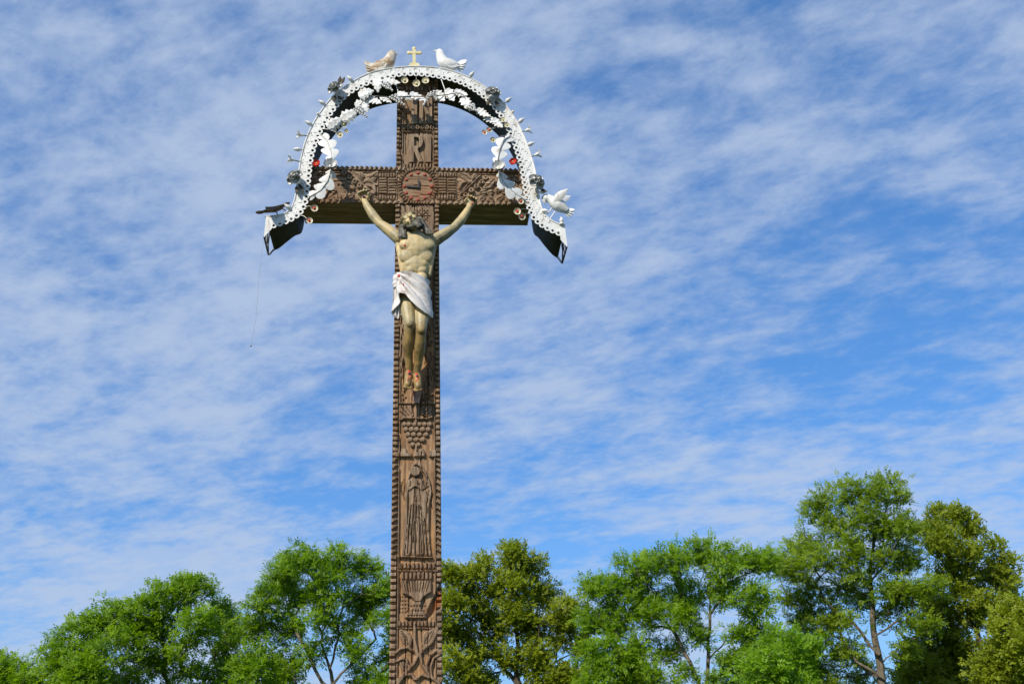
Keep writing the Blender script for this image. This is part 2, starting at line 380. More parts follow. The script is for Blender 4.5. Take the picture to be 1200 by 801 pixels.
# ------------------------------------------------------------------ ground
def ground():
    mb = MB(); R0 = [0, 20, 60, 140, 400, 1200, 4000]; n = 48; vs = [(0, 0, 0)]; fs = []
    for r in R0[1:]:
        for k in range(n):
            a = 2*math.pi*k/n; vs.append((r*math.cos(a), r*math.sin(a), 0.0))
    for k in range(n): fs.append((0, 1+k, 1+(k+1) % n))
    for j in range(len(R0)-2):
        for k in range(n): fs.append((1+j*n+k, 1+(j+1)*n+k, 1+(j+1)*n+(k+1) % n, 1+j*n+(k+1) % n))
    mb.add(vs, fs); o = mb.build('ground', M_GRASS, smooth=False); o['kind'] = 'structure'
ground()

# ------------------------------------------------------------------ carved relief as displaced grids
def smooth01(x): x = np.clip(x, 0, 1); return x*x*(3-2*x)
def fbm(x, z, seed, octs=4):
    """cheap value noise on arrays"""
    r = np.random.default_rng(seed); tot = np.zeros_like(x); amp = 1.0
    for o in range(octs):
        g = r.random((64, 64)); f = 2.0**o
        xi, zi = x*f, z*f; x0, z0 = np.floor(xi).astype(int), np.floor(zi).astype(int)
        fx, fz = smooth01(xi-x0), smooth01(zi-z0)
        a = g[x0 % 64, z0 % 64]; b = g[(x0+1) % 64, z0 % 64]; c = g[x0 % 64, (z0+1) % 64]; d = g[(x0+1) % 64, (z0+1) % 64]
        tot += amp*((a*(1-fx)+b*fx)*(1-fz)+(c*(1-fx)+d*fx)*fz-0.5); amp *= 0.5
    return tot
class Relief:
    """height field over the plane y = y0; motifs are drawn in photo pixels"""
    def __init__(s, xs, zs, y0):
        s.X, s.Z = np.meshgrid(xs, zs); s.y0 = y0
        s.U, s.V = project(s.X, y0, s.Z); s.h = np.zeros_like(s.X); s.fresh = np.zeros_like(s.X); s.ground = np.zeros_like(s.X)
    def win(s, pts, pad):
        p = np.array(pts, float); lo, hi = p.min(0)-pad, p.max(0)+pad
        return np.where((s.U > lo[0]) & (s.U < hi[0]) & (s.V > lo[1]) & (s.V < hi[1]))
    def _apply(s, k, a, height, mode):
        if mode == 'max': s.h[k] = np.maximum(s.h[k], a*height)
        elif mode == 'set': s.h[k] = s.h[k]*(1-a)+height*a
        else: s.h[k] = s.h[k]-a*height
    def stroke(s, pts, w, height, mode='max', soft=0.7):
        k = s.win(pts, w+2); u, v = s.U[k], s.V[k]; d = np.full(u.shape, 1e9)
        for (x0, y0), (x1, y1) in zip(pts[:-1], pts[1:]):
            dx, dy = x1-x0, y1-y0; L = dx*dx+dy*dy+1e-9
            t = np.clip(((u-x0)*dx+(v-y0)*dy)/L, 0, 1); d = np.minimum(d, np.hypot(u-x0-t*dx, v-y0-t*dy))
        s._apply(k, smooth01((w/2-d)/soft+0.5), height, mode)
    def sd(s, k, pts):
        u, v = s.U[k], s.V[k]; d = np.full(u.shape, 1e9); ins = np.zeros(u.shape, bool); n = len(pts)
        for i in range(n):
            (x0, y0), (x1, y1) = pts[i], pts[(i+1) % n]; dx, dy = x1-x0, y1-y0
            t = np.clip(((u-x0)*dx+(v-y0)*dy)/(dx*dx+dy*dy+1e-9), 0, 1); d = np.minimum(d, np.hypot(u-x0-t*dx, v-y0-t*dy))
            if y0 != y1: ins ^= ((y0 > v) != (y1 > v)) & (u < (x1-x0)*(v-y0)/(y1-y0)+x0)
        return np.where(ins, -d, d)
    def fill(s, pts, height, mode='max', soft=0.7, dome=0.0):
        k = s.win(pts, 2); d = s.sd(k, pts); a = smooth01(-d/soft+0.5)
        if dome: a = a*(1-dome+dome*smooth01(-d/4.0))
        s._apply(k, a, height, mode)
    def paint(s, pts, soft=1.5):
        k = s.win(pts, 3); s.fresh[k] = np.maximum(s.fresh[k], smooth01(-s.sd(k, pts)/soft+0.5))
    def disc(s, c, r, height, hole=0.0, mode='max'):
        k = s.win([c], r+2); d = np.hypot(s.U[k]-c[0], s.V[k]-c[1])
        s._apply(k, smooth01((r-d)/0.7+0.5), height, mode)
        if hole: k = s.win([c], hole+2); d = np.hypot(s.U[k]-c[0], s.V[k]-c[1]); s._apply(k, smooth01((hole-d)/0.6+0.5), height*0.8, 'cut')
    def leaf(s, a, b, w, height, curve=0.0, groove=True):
        a, b = np.array(a, float), np.array(b, float); d = b-a; e = np.array([-d[1], d[0]]); ts = np.linspace(0, 1, 9)
        mid = [a+d*t+e*curve*math.sin(math.pi*t) for t in ts]; en = e/np.hypot(*e)
        l = [m+en*w/2*math.sin(math.pi*(0.05+0.9*t)) for m, t in zip(mid, ts)]; r = [m-en*w/2*math.sin(math.pi*(0.05+0.9*t)) for m, t in zip(mid, ts)]
        s.fill([tuple(p) for p in l+r[::-1]], height, dome=0.35)
        if groove: s.stroke([tuple(m) for m in mid[1:-1]], 0.7, height*0.55, 'cut', 0.6)
    def build(s, name, m, parent, yback):
        nz, nx = s.X.shape
        front = np.stack([s.X, s.y0-s.h, s.Z], -1).reshape(-1, 3)
        idx = np.arange(nz*nx).reshape(nz, nx)
        quads = np.stack([idx[:-1, :-1], idx[:-1, 1:], idx[1:, 1:], idx[1:, :-1]], -1).reshape(-1, 4)
        loop = np.concatenate([idx[0, :], idx[1:, -1], idx[-1, -2::-1], idx[-2:0:-1, 0]])
        back = front[loop].copy(); back[:, 1] = yback; kb = len(front); nl = len(loop)
        sq = np.stack([loop, kb+np.arange(nl), kb+(np.arange(nl)+1) % nl, np.roll(loop, -1)], -1)
        verts = np.concatenate([front, back]); faces = quads.tolist()+sq.tolist()+[list(range(kb, kb+nl))]
        org = np.array(root_org(parent)); me = bpy.data.meshes.new(name); me.from_pydata((verts-org).tolist(), [], faces)
        a = me.attributes.new('fresh', 'FLOAT', 'POINT'); a.data.foreach_set('value', np.concatenate([s.fresh.ravel(), np.zeros(nl)]).astype(np.float32))
        a = me.attributes.new('ground', 'FLOAT', 'POINT'); a.data.foreach_set('value', np.concatenate([s.ground.ravel(), np.zeros(nl)]).astype(np.float32))
        me.materials.append(m); me.polygons.foreach_set('use_smooth', [True]*len(me.polygons)); me.set_sharp_from_angle(angle=math.radians(50)); me.update()
        return link(name, me, parent)

Z_TOP, Z_BT, Z_BB = 6.165, 5.378, 5.084
cross = thing('wayside_cross', 'tall carved brown wooden cross with relief panels and a clock dial', 'cross', (0, 0.13, 0))

# --- post
zv = P(488, 806)[2]
zs = np.concatenate([np.linspace(0.0, zv-0.05, 24), np.arange(zv, Z_TOP+1e-6, 0.0035)])
rp = Relief(np.linspace(-0.150, 0.150, 87), zs, 0.0)
X, Z, U, V = rp.X, rp.Z, rp.U, rp.V
vis = Z > zv-0.01
edge = 0.15-np.abs(X); wl_ = np.where(X < 0, 0.034, 0.028)
jit = 0.006*np.sin(Z*7.3)+0.004*np.sin(Z*17.1+X*9)
ph = ((Z+jit)/0.0365) % 1.0
cell = np.floor((Z+jit)/0.0365).astype(int); hr = np.random.default_rng(5).random(400)
slot = 0.20+0.14*hr[(cell*7) % 400]; sd_ = np.random.default_rng(6).random(400)
tooth = (0.010+0.006*hr[(cell*3+11) % 400])*smooth01((ph-slot)/0.10)*(0.75+0.25*smooth01((1-ph)/0.2))*np.where(hr[(cell*5+3) % 400] > 0.94, 0.4, 1.0)
tooth -= 0.004*smooth01((slot-ph)/0.1)
tri_ = smooth01((ph-0.25-0.5*np.clip((edge-0.006)/0.03, 0, 1))/0.12)                         # wedge cuts beside the niche
tooth = np.where((V > 538) & (V < 652), 0.014*tri_-0.003, tooth)
rp.h = np.where(edge < wl_, tooth, rp.h)
rp.h = np.where((edge >= wl_) & (edge < wl_+0.006), -0.004, rp.h)
rp.h = np.where((edge >= wl_+0.006) & (edge < wl_+0.013), 0.008, rp.h)
rp.h *= np.where(vis, 1.0, 0.0)
def row(u0, u1, v0, v1, n, height=0.014, gap=0.35, rad=False):
    w = (u1-u0)/n
    for i in range(n):
        a = u0+i*w
        if rad: rp.disc((a+w/2, (v0+v1)/2), w*0.46, height, hole=w*0.16)
        else: rp.fill([(a+w*gap/2, v0), (a+w*(1-gap/2), v0), (a+w*(1-gap/2)-0.3, v1), (a+w*gap/2+0.3, v1)], height)
# upper arm
row(470, 510, 103, 108, 9); rp.stroke([(470, 101), (510, 101)], 1.2, 0.012); rp.stroke([(470, 110.5), (510, 110.5)], 1.2, 0.012)
row(470, 509, 148, 153.5, 7, rad=True); rp.stroke([(468, 146.6), (511, 146.6)], 1.0, 0.010); rp.stroke([(468, 155), (511, 155)], 1.0, 0.010)
row(468, 510, 192.5, 198.5, 11, 0.012)
# star under the beam
rp.fill([(468.5, 241), (508, 241), (508, 280), (468.5, 280)], 0.008)
for a in range(0, 180, 45):
    c, s_ = math.cos(math.radians(a)), math.sin(math.radians(a))
    rp.stroke([(495-9*c, 254-9*s_), (495+9*c, 254+9*s_)], 0.9, 0.010, 'cut', 0.5)
for a in range(22, 360, 45):
    rp.disc((495+6.5*math.cos(math.radians(a)), 254+6.5*math.sin(math.radians(a))), 0.8, 0.008, mode='cut')
# tendrils beside the legs
for sgn, cx in ((-1, 474), (1, 502)):
    pts = [(cx+sgn*3.5*math.sin((v-300)*0.16), v) for v in range(284, 460, 3)]
    rp.stroke(pts, 1.6, 0.010)
    for v in range(292, 456, 19):
        rp.leaf((cx, v), (cx+sgn*5.5, v-8), 4.2, 0.011); rp.leaf((cx, v+8), (cx-sgn*4.0, v+2), 3.4, 0.010)
rp.stroke([(500, 462), (505, 452), (502, 440), (508, 432)], 2.2, 0.013); rp.stroke([(497, 468), (507, 462)], 2.0, 0.013)
for q in ((472, 463), (476, 466), (473, 468.5), (500, 466), (504, 468), (503, 464)): rp.disc(q, 0.9, 0.009, mode='cut')
# grape panel
rp.stroke([(466, 473.2), (509, 473.2)], 1.8, 0.015)
rp.fill([(468, 475.5), (482, 475.5), (485, 487), (483, 489), (470, 490.5), (468, 489)], 0.011); rp.fill([(494, 486), (497, 478), (506.5, 475.5), (506.5, 487), (500, 488.5)], 0.011)
for a, b in (((470, 477), (480, 488)), ((476, 477), (482, 486)), ((469, 483), (477, 489)), ((505, 477), (497, 486)), ((506, 482), (500, 487))): rp.stroke([a, b], 0.8, 0.007, 'cut', 0.5)
rp.stroke([(469, 492.5), (474, 489.8), (484, 490.2), (500, 491), (506, 489)], 2.6, 0.016); rp.stroke([(487.5, 474), (487, 497)], 3.0, 0.014)
rp.stroke([(488, 522), (487, 529)], 2.4, 0.012)
rp.fill([(464, 530), (470, 530), (471, 526), (476, 526), (477, 531), (482, 531), (483, 535.5), (464, 535.5)], 0.014)
rp.fill([(486, 530), (490, 530), (491, 526), (496, 526), (498, 530), (498, 535.5), (485, 535.5)], 0.014); rp.fill([(502, 528), (511, 528), (511, 535.5), (503, 535.5)], 0.014)
# praying figure in the pointed niche
def c5(x, y): return (450+x/6.67, 540+y/6.67)
niche_o = [c5(*q) for q in ((248, 8), (285, 22), (330, 90), (360, 165), (372, 240), (355, 350), (350, 500), (358, 650), (368, 742), (140, 742), (152, 640), (165, 480), (168, 300), (172, 190), (190, 110), (215, 45))]
rp.fill(niche_o, 0.012, 'set')
niche_i = [c5(*q) for q in ((248, 30), (278, 45), (318, 110), (345, 180), (352, 240), (338, 340), (332, 500), (340, 650), (350, 735), (162, 735), (172, 640), (185, 480), (186, 300), (190, 190), (205, 115), (222, 62))]
rp.fill(niche_i, -0.004, 'set')
rp.disc(c5(244, 86), 5.9, 0.020)
rp.fill([c5(*q) for q in ((205, 138), (240, 128), (285, 140), (300, 230), (296, 330), (200, 330), (192, 230))], 0.009)
rp.stroke([c5(200, 160), c5(192, 225), c5(246, 190)], 3.0, 0.014); rp.stroke([c5(290, 160), c5(300, 225), c5(250, 190)], 3.0, 0.014)
rp.fill([c5(*q) for q in ((236, 205), (240, 150), (250, 145), (262, 160), (262, 210))], 0.017)
rp.fill([c5(*q) for q in ((200, 330), (292, 325), (318, 480), (338, 735), (166, 735), (182, 520))], 0.013)
rp.fill([c5(*q) for q in ((300, 140), (345, 190), (350, 240), (330, 345), (330, 470), (300, 430), (288, 330))], 0.010)
for q in (((215, 350), (196, 520), (186, 725)), ((232, 350), (222, 520), (214, 725)), ((255, 360), (250, 520), (246, 725)), ((275, 355), (278, 520), (282, 725)), ((292, 370), (304, 520), (316, 725)), ((205, 440), (190, 600)), ((240, 480), (232, 640)), ((305, 160), (330, 230)), ((310, 230), (345, 205)), ((262, 440), (290, 470))):
    rp.stroke([c5(*t) for t in q], 1.0, 0.009, 'cut', 0.8)
rp.stroke([c5(120, 748), c5(375, 756)], 2.0, 0.016)
row(467, 511, 659.5, 666, 9, 0.013); rp.stroke([(464, 669), (513, 669)], 1.2, 0.010)
# chalice panel
def c6(x, y): return (450+x/5.3, 650+y/5.3)
for i in range(8): rp.fill([c6(106+i*25, 108), c6(124+i*25, 108), c6(121+i*25, 152), c6(109+i*25, 152)], 0.012)
rp.fill([c6(*q) for q in ((106, 160), (292, 160), (292, 232), (242, 262), (228, 290), (194, 290), (170, 262), (118, 240))], 0.015)
for x in range(122, 285, 18): rp.stroke([c6(x, 166), c6(x+(200-x)*0.25, 232)], 0.8, 0.006, 'cut', 0.5)
rp.fill([c6(*q) for q in ((182, 290), (232, 290), (226, 330), (268, 382), (268, 396), (135, 396), (135, 382), (176, 330))], 0.012)
for j in range(3):
    for x in range(155-j*8, 262+j*2, 17): rp.disc(c6(x, 318+j*30), 0.9, 0.007, mode='cut')
for x in (100, 118, 136, 154):
    for y in range(262, 372, 24): rp.disc(c6(x, y), 0.9, 0.006, mode='cut')
rp.stroke([c6(135, 388), c6(265, 388)], 1.5, 0.016)
spl = [c6(*q) for q in ((362, 150), (362, 320), (322, 352), (262, 402), (272, 340), (306, 270), (338, 200))]
rp.fill(spl, 0.022, 'cut', soft=2.0)
rp.paint([c6(*q) for q in ((352, 190), (356, 300), (318, 330), (282, 382), (298, 318), (324, 260))])
row(466, 510, 727.5, 733.5, 10, 0.013); rp.stroke([(462, 736), (514, 736)], 1.0, 0.009)
# scrolling leaves at the foot of the picture
for q, w in ((((190, 452), (188, 520), (200, 580), (208, 630), (180, 680), (130, 735), (86, 800)), 3.6), (((338, 440), (300, 540), (248, 580), (222, 615), (238, 680), (280, 745), (345, 800)), 3.6),
             (((72, 608), (104, 580), (150, 574), (176, 596)), 3.0), (((78, 660), (112, 642), (140, 650), (150, 690)), 3.0), (((268, 735), (264, 680), (290, 620), (338, 585)), 2.6), (((292, 745), (290, 690), (310, 640), (345, 620)), 2.6),
             (((84, 780), (126, 742), (172, 740), (190, 770)), 3.4), (((200, 770), (236, 742), (280, 760)), 3.0)):
    rp.stroke([c6(*t) for t in q], w, 0.014)
rp.leaf(c6(160, 575), c6(100, 462), 13, 0.012, 0.08); rp.leaf(c6(245, 570), c6(318, 458), 12, 0.012, -0.08); rp.leaf(c6(130, 730), c6(98, 650), 8, 0.011, 0.1)
for k_ in range(5): rp.stroke([c6(112+k_*9, 490+k_*14), c6(150, 520+k_*12)], 0.8, 0.005, 'cut', .5)
# cracks and weathering along the grain
for i in range(90):
    u0 = 468+rng.random()*42; v0 = 90+rng.random()*700; L = 12+rng.random()*60; w = 0.45+rng.random()*0.5
    rp.stroke([(u0+0.8*math.sin(t*0.9+i)+0.02*t, v0+t*L/6) for t in range(7)], w, 0.006+0.006*rng.random(), 'cut', 0.7)
rp.h *= 1.45
rp.ground = smooth01((0.006-rp.h)/0.004)*np.where(edge < wl_+0.005, 0.35, 1.0)*(0.35+0.65*smooth01((5.0-Z)/0.6))
rp.h += 0.0035*fbm(X*60, Z*4, 3)+0.003*fbm(X*18+3, Z*9, 5)+0.0015*fbm(X*150, Z*40, 8)
rp.h -= np.where(edge < 0.006, (0.006-edge)*0.7, 0)
post = rp.build('post', M_POST, cross, 0.262)

# --- crossbeam
rb = Relief(np.linspace(-0.80, 0.80, 533), np.linspace(Z_BB, Z_BT, 99), -0.012)
X, Z, U, V = rb.X, rb.Z, rb.U, rb.V
zt, zb = Z_BT-Z, Z-Z_BB
pt = ((X+0.0015*np.sin(X*60)+zt*0.5)/0.034) % 1.0; pb = ((X+0.002*np.sin(X*40))/0.042) % 1.0
rb.h = np.where(zt < 0.030, 0.002+0.013*smooth01(1.2-np.abs(pt-0.5)/0.42), rb.h)
rb.h = np.where((zt >= 0.030) & (zt < 0.037), -0.006, rb.h); rb.h = np.where((zt >= 0.037) & (zt < 0.043), 0.006, rb.h)
rb.h = np.where(zb < 0.028, 0.001+0.013*smooth01(1.2-np.abs(pb-0.5)/0.45), rb.h)
def cl(x, y): return (360+x/10.91, 190+y/10.91)
def cr(x, y): return (510+x/9.23, 190+y/9.23)
for q in ((475, 150), (545, 205), (610, 260), (668, 312), (745, 362), (805, 425)): rb.disc(cl(*q), 3.1, 0.017, hole=0.9)
rb.stroke([cl(530, 130), cl(640, 230), cl(730, 310), (433, 224)], 2.4, 0.014)
rb.leaf(cl(690, 265), cl(570, 122), 9, 0.012, 0.1); rb.leaf(cl(715, 265), cl(905, 125), 10, 0.014, 0.10); rb.leaf(cl(690, 240), cl(690, 130), 8, 0.011)
rb.stroke([cl(720, 265), cl(800, 240), cl(860, 290), cl(885, 300)], 2.6, 0.013); rb.stroke([cl(760, 300), cl(850, 320), cl(865, 390), cl(810, 440)], 4.0, 0.014)
rb.stroke([cl(470, 290), cl(520, 335), cl(590, 345)], 3.0, 0.014); rb.leaf(cl(480, 260), cl(610, 340), 9, 0.010, -0.08)
rb.leaf(cl(420, 280), cl(540, 420), 8, 0.011, -0.12); rb.leaf(cl(470, 470), cl(600, 400), 8, 0.013, 0.1); rb.leaf(cl(400, 500), cl(390, 400), 8, 0.012)
rb.stroke([cl(260, 350), cl(320, 340), cl(360, 370), cl(330, 400)], 2.8, 0.013); rb.leaf(cl(270, 470), cl(360, 420), 8, 0.012); rb.leaf(cl(520, 500), cl(600, 460), 7, 0.012)
rb.stroke([cl(70, 220), cl(110, 150), cl(170, 140)], 3.2, 0.014); rb.leaf(cl(60, 260), cl(150, 190), 8, 0.011); rb.stroke([cl(60, 330), cl(130, 300), cl(200, 250)], 2.6, 0.012)
rb.stroke([cl(150, 480), cl(230, 430), cl(260, 380)], 3.0, 0.013); rb.leaf(cl(610, 480), cl(690, 500), 6, 0.012); rb.leaf(cl(820, 490), cl(890, 450), 7, 0.012)
rb.disc(cl(405, 290), 1.4, 0.008, mode='cut'); rb.disc(cl(560, 400), 1.4, 0.008, mode='cut')
for q in ((545, 182), (498, 230), (447, 273), (390, 316), (330, 365)): rb.disc(cr(*q), 3.1, 0.017, hole=0.9)
for off in (0, 50): rb.stroke([cr(490-off, 150+off*0.2), cr(400-off, 240+off*0.2), cr(280-off*0.2, 355)], 1.5, 0.013)
rb.leaf(cr(400, 210), cr(245, 130), 9, 0.013, 0.08); rb.leaf(cr(400, 200), cr(450, 128), 7, 0.012); rb.stroke([cr(262, 285), cr(285, 235), cr(340, 215), cr(400, 225)], 2.8, 0.014)
rb.leaf(cr(520, 290), cr(635, 180), 10, 0.014, 0.12); rb.stroke([cr(510, 300), cr(590, 290), cr(640, 220)], 2.0, 0.014)
for a, b in (((480, 330), (570, 310)), ((560, 340), (632, 320)), ((480, 420), (540, 360)), ((560, 370), (630, 420)), ((660, 410), (745, 370)), ((760, 380), (830, 420)), ((660, 340), (700, 260)), ((720, 340), (780, 300)), ((810, 180), (900, 300)), ((840, 150), (920, 210)), ((880, 330), (930, 380)), ((650, 250), (690, 180)), ((250, 430), (300, 400))):
    rb.leaf(cr(*a), cr(*b), 7.5, 0.013, 0.06)
# barred panels on both sides of the dial
for u0, u1 in ((443.5, 465), (513, 534.5)):
    rb.stroke([(u0-0.6, 202.5), (u1, 203), (u1, 234), (u0-0.6, 234), (u0-0.6, 202.5)], 0.9, 0.008)
    for j in range(6):
        v = 209.6+j*3.15; m_ = (u0+u1)/2
        rb.fill([(u0+0.8, v), (m_-0.8, v), (m_-0.8, v+2.1), (u0+0.8, v+2.1)], 0.013); rb.fill([(m_+0.8, v+0.4), (u1-0.8, v+0.4), (u1-0.8, v+2.5), (m_+0.8, v+2.5)], 0.013)
    for j in range(6):
        a = u0+1.0+j*(u1-u0-2)/6
        for v in (204, 229.2): rb.fill([(a, v), (a+2.2, v), (a+2.2, v+4.4), (a, v+4.4)], 0.012)
    rb.stroke([(u0, 235.6), (u1, 235.6)], 1.5, 0.009, 'cut', 0.6)
# dial with radiating flutes
DC = (489.8, 218.6)
k = np.hypot(rb.U-DC[0], rb.V-DC[1]); kk = (k < 23.5)
rb.h = np.where(kk, 0.002, rb.h)
an = (np.degrees(np.arctan2(rb.V-DC[1], rb.U-DC[0])) % 9.0)/9.0
rb.h = np.where((k > 19.3) & (k < 23.5), 0.002+0.013*smooth01(1.25-np.abs(an-0.5)/0.40), rb.h)
rb.h = np.where(k < 18.8, 0.006*smooth01((18.8-k)/1.2), rb.h)
for i in range(30):
    u0 = 365+rng.random()*250; v0 = 203+rng.random()*32; L = 8+rng.random()*30
    rb.stroke([(u0+t*L/6, v0+0.5*math.sin(t+i)) for t in range(7)], 0.4+0.4*rng.random(), 0.006, 'cut', 0.6)
rb.h *= 1.35
rb.ground = 0.35*smooth01((0.005-rb.h)/0.004)*smooth01((0.5-np.abs(X))/0.3)
rb.fresh = 0.42*smooth01(1-np.hypot((X-0.04)/0.24, (Z-5.17)/0.15))*np.clip(0.8+fbm(X*20+60, Z*20, 21), 0, 1)
rb.h += 0.003*fbm(X*4+40, Z*60, 13)+0.003*fbm(X*12+40, Z*16, 15)+0.0015*fbm(X*50+90, Z*120, 17)
rb.build('crossbeam', M_BEAM, cross, 0.266)

def px2(pts, y): return [(P(u, v, y).x, P(u, v, y).z) for u, v in pts]
# letters I N R I, raised
def letter(parts, off=0.0):
    mb = MB()
    for i, (pts, w) in enumerate(parts): mb.ribbon(px2(pts, -0.006), w*0.0061, -0.021-0.0008*i, 0.006)
    mb.build('letter', M_POST, cross, smooth=False)
letter([([(485.6, 113), (485.4, 146)], 6.5)])
letter([([(493.8, 113), (493.6, 146)], 4.4), ([(494.5, 114), (503.6, 145)], 4.2), ([(504.4, 113), (504.2, 146)], 4.2)])
letter([([(482.6, 159), (482.2, 191)], 5.4), ([(482, 160.5), (488, 160), (492.4, 162), (493.6, 166.5), (492.2, 171.5), (488, 174.2), (482, 174.5)], 4.2), ([(486, 174), (493, 191)], 4.8)])
letter([([(501.8, 159), (501.6, 191)], 6.6)])
# grapes of the carved bunch
gm = MB().ball((0, 0, 0), (0.0185, 0.014, 0.0175), 8, 6).mesh('grape', M_POST)
O = root_org(cross)
for y, xs in ((297, (190, 232, 290, 332, 380, 428)), (345, (205, 258, 305, 362, 415)), (393, (225, 278, 335, 395)), (441, (245, 302, 362)), (488, (268, 322))):
    for x in xs:
        o = link('grape', gm, cross, P(450+x/8.01, 460+y/8.01, -0.007)-O); o.scale = [0.92+0.16*rng.random()]*3
# red studs and hands of the dial
sm = MB().ball((0, 0, 0), (0.0155, 0.013, 0.0155), 8, 6).mesh('hour_stud', M_STUD)
for i in range(12):
    a = math.radians(30*i); link('hour_stud', sm, cross, P(DC[0]+16.0*math.sin(a), DC[1]-15.6*math.cos(a), -0.018)-O)
mb = MB(); mb.ribbon(px2([(491.5, 219.5), (476.5, 218.2)], -0.028), 0.013, -0.032, -0.012); mb.build('clock_hand', M_BLACK, cross, smooth=False)
mb = MB(); mb.ribbon(px2([(490.6, 220.5), (490.4, 210.8)], -0.028), 0.011, -0.0345, -0.012); mb.build('clock_hand', M_BLACK, cross, smooth=False)
# foot support under the nailed feet
mb = MB(); a = P(483, 458, -0.02); b = P(494, 472, -0.02)
mb.prism([(a.x, a.z), (b.x, a.z), (b.x-0.006, b.z+0.03), (b.x-0.018, b.z), (a.x+0.018, b.z), (a.x+0.006, b.z+0.03)], -0.030, 0.0)
mb.build('foot_support', M_FOOTW, cross, 'white painted foot support stained with red', smooth=False)

# ------------------------------------------------------------------ tin arch canopy
YF, YB = -0.10, 0.30
outer_px = [(311.5,253.5),(322,253),(333,251),(341,245),(345,236),(347.5,222),(350,203),(352.5,186),(358,164),(369,140),(388,114),(406,100),(428,87),(450,81),(480,77.5),(514,79),(540,86),(560,96),(574,106),(592,122),(606,142),(616,164),(623.5,186),(628,203),(631,226),(634,244),(642,256),(652,261.5),(661.5,264)]
inner_px = [(318,267),(330,263.5),(343,258.5),(353,251),(358,242),(360.5,230),(362.5,208),(365,186),(369.5,170),(377,152),(390,130),(408,110),(432,98),(464,89.5),(480,88),(500,89),(532,94.5),(556,106),(576,122),(592,144),(602,168),(609,190),(613.5,214),(617,238),(622,254),(630,262.5),(638,268),(650,273.5),(657,276)]
def resample(pts, n):
    p = np.array(pts, float)
    for _ in range(3):                                             # Chaikin rounding
        q = [p[0]]
        for a, b in zip(p[:-1], p[1:]): q += [a*0.75+b*0.25, a*0.25+b*0.75]
        q.append(p[-1]); p = np.array(q)
    L = np.concatenate([[0], np.cumsum(np.hypot(*np.diff(p, axis=0).T))]); t = np.linspace(0, L[-1], n)
    return np.stack([np.interp(t, L, p[:, 0]), np.interp(t, L, p[:, 1])], -1)
oc = np.array([[P(u, v, YF).x, P(u, v, YF).z] for u, v in resample(outer_px, 200)])
ic = np.array([[P(u, v, YF).x, P(u, v, YF).z] for u, v in resample(inner_px, 200)])
arch = thing('tin_arch_canopy', 'white perforated tin arch canopy with dark underside curving over the cross', 'canopy', (0, 0.1, 6.10))
def strip(a, b, y0, y1):
    mb = MB(); n = len(a); vs = []; fs = []
    for p, q in zip(a, b): vs += [(p[0], y0, p[1]), (q[0], y0, q[1]), (q[0], y1, q[1]), (p[0], y1, p[1])]
    for i in range(n-1):
        k = i*4
        for j in range(4): fs.append((k+j, k+(j+1) % 4, k+4+(j+1) % 4, k+4+j))
    fs += [(0, 1, 2, 3), tuple((n-1)*4+j for j in (3, 2, 1, 0))]
    return mb.add(vs, fs)
ic_in = oc+(ic-oc)*0.80
strip(oc, ic_in, YF, YF+0.004).build('fascia', M_WHITE, arch, angle=30)
tn_ = np.gradient(oc, axis=0); tn_ /= np.hypot(tn_[:, 0], tn_[:, 1])[:, None]; nin = np.stack([tn_[:, 1], -tn_[:, 0]], -1)   # towards the inside of the arch
def sheet(off, th, name, m):
    a = oc+nin*off; b = oc+nin*(off+th); mb = MB(); vs = []; fs = []; n = len(a)
    for p, q in zip(a, b): sq_ = abs(len(vs)/4-(n-1)/2)/((n-1)/2); dz = -0.055*math.exp(-((sq_-0.915)/0.040)**2)+0.03*float(smooth01(np.float64((sq_-0.95)/0.05))); vs += [(p[0], YF+0.005, p[1]), (p[0], YB, p[1]-dz), (q[0], YB, q[1]-dz), (q[0], YF+0.005, q[1])]
    for i in range(n-1):
        k = i*4
        for j in range(4): fs.append((k+j, k+4+j, k+4+(j+1) % 4, k+(j+1) % 4))
    fs += [(3, 2, 1, 0), tuple((n-1)*4+j for j in (0, 1, 2, 3))]
    mb.add(vs, fs).build(name, m, arch, angle=35)
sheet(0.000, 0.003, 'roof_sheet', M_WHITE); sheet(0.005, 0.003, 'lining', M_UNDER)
MB().tube([(p[0], YF-0.001, p[1]) for p in oc], 0.0055, 6).build('rolled_rim', M_WHITE, arch)
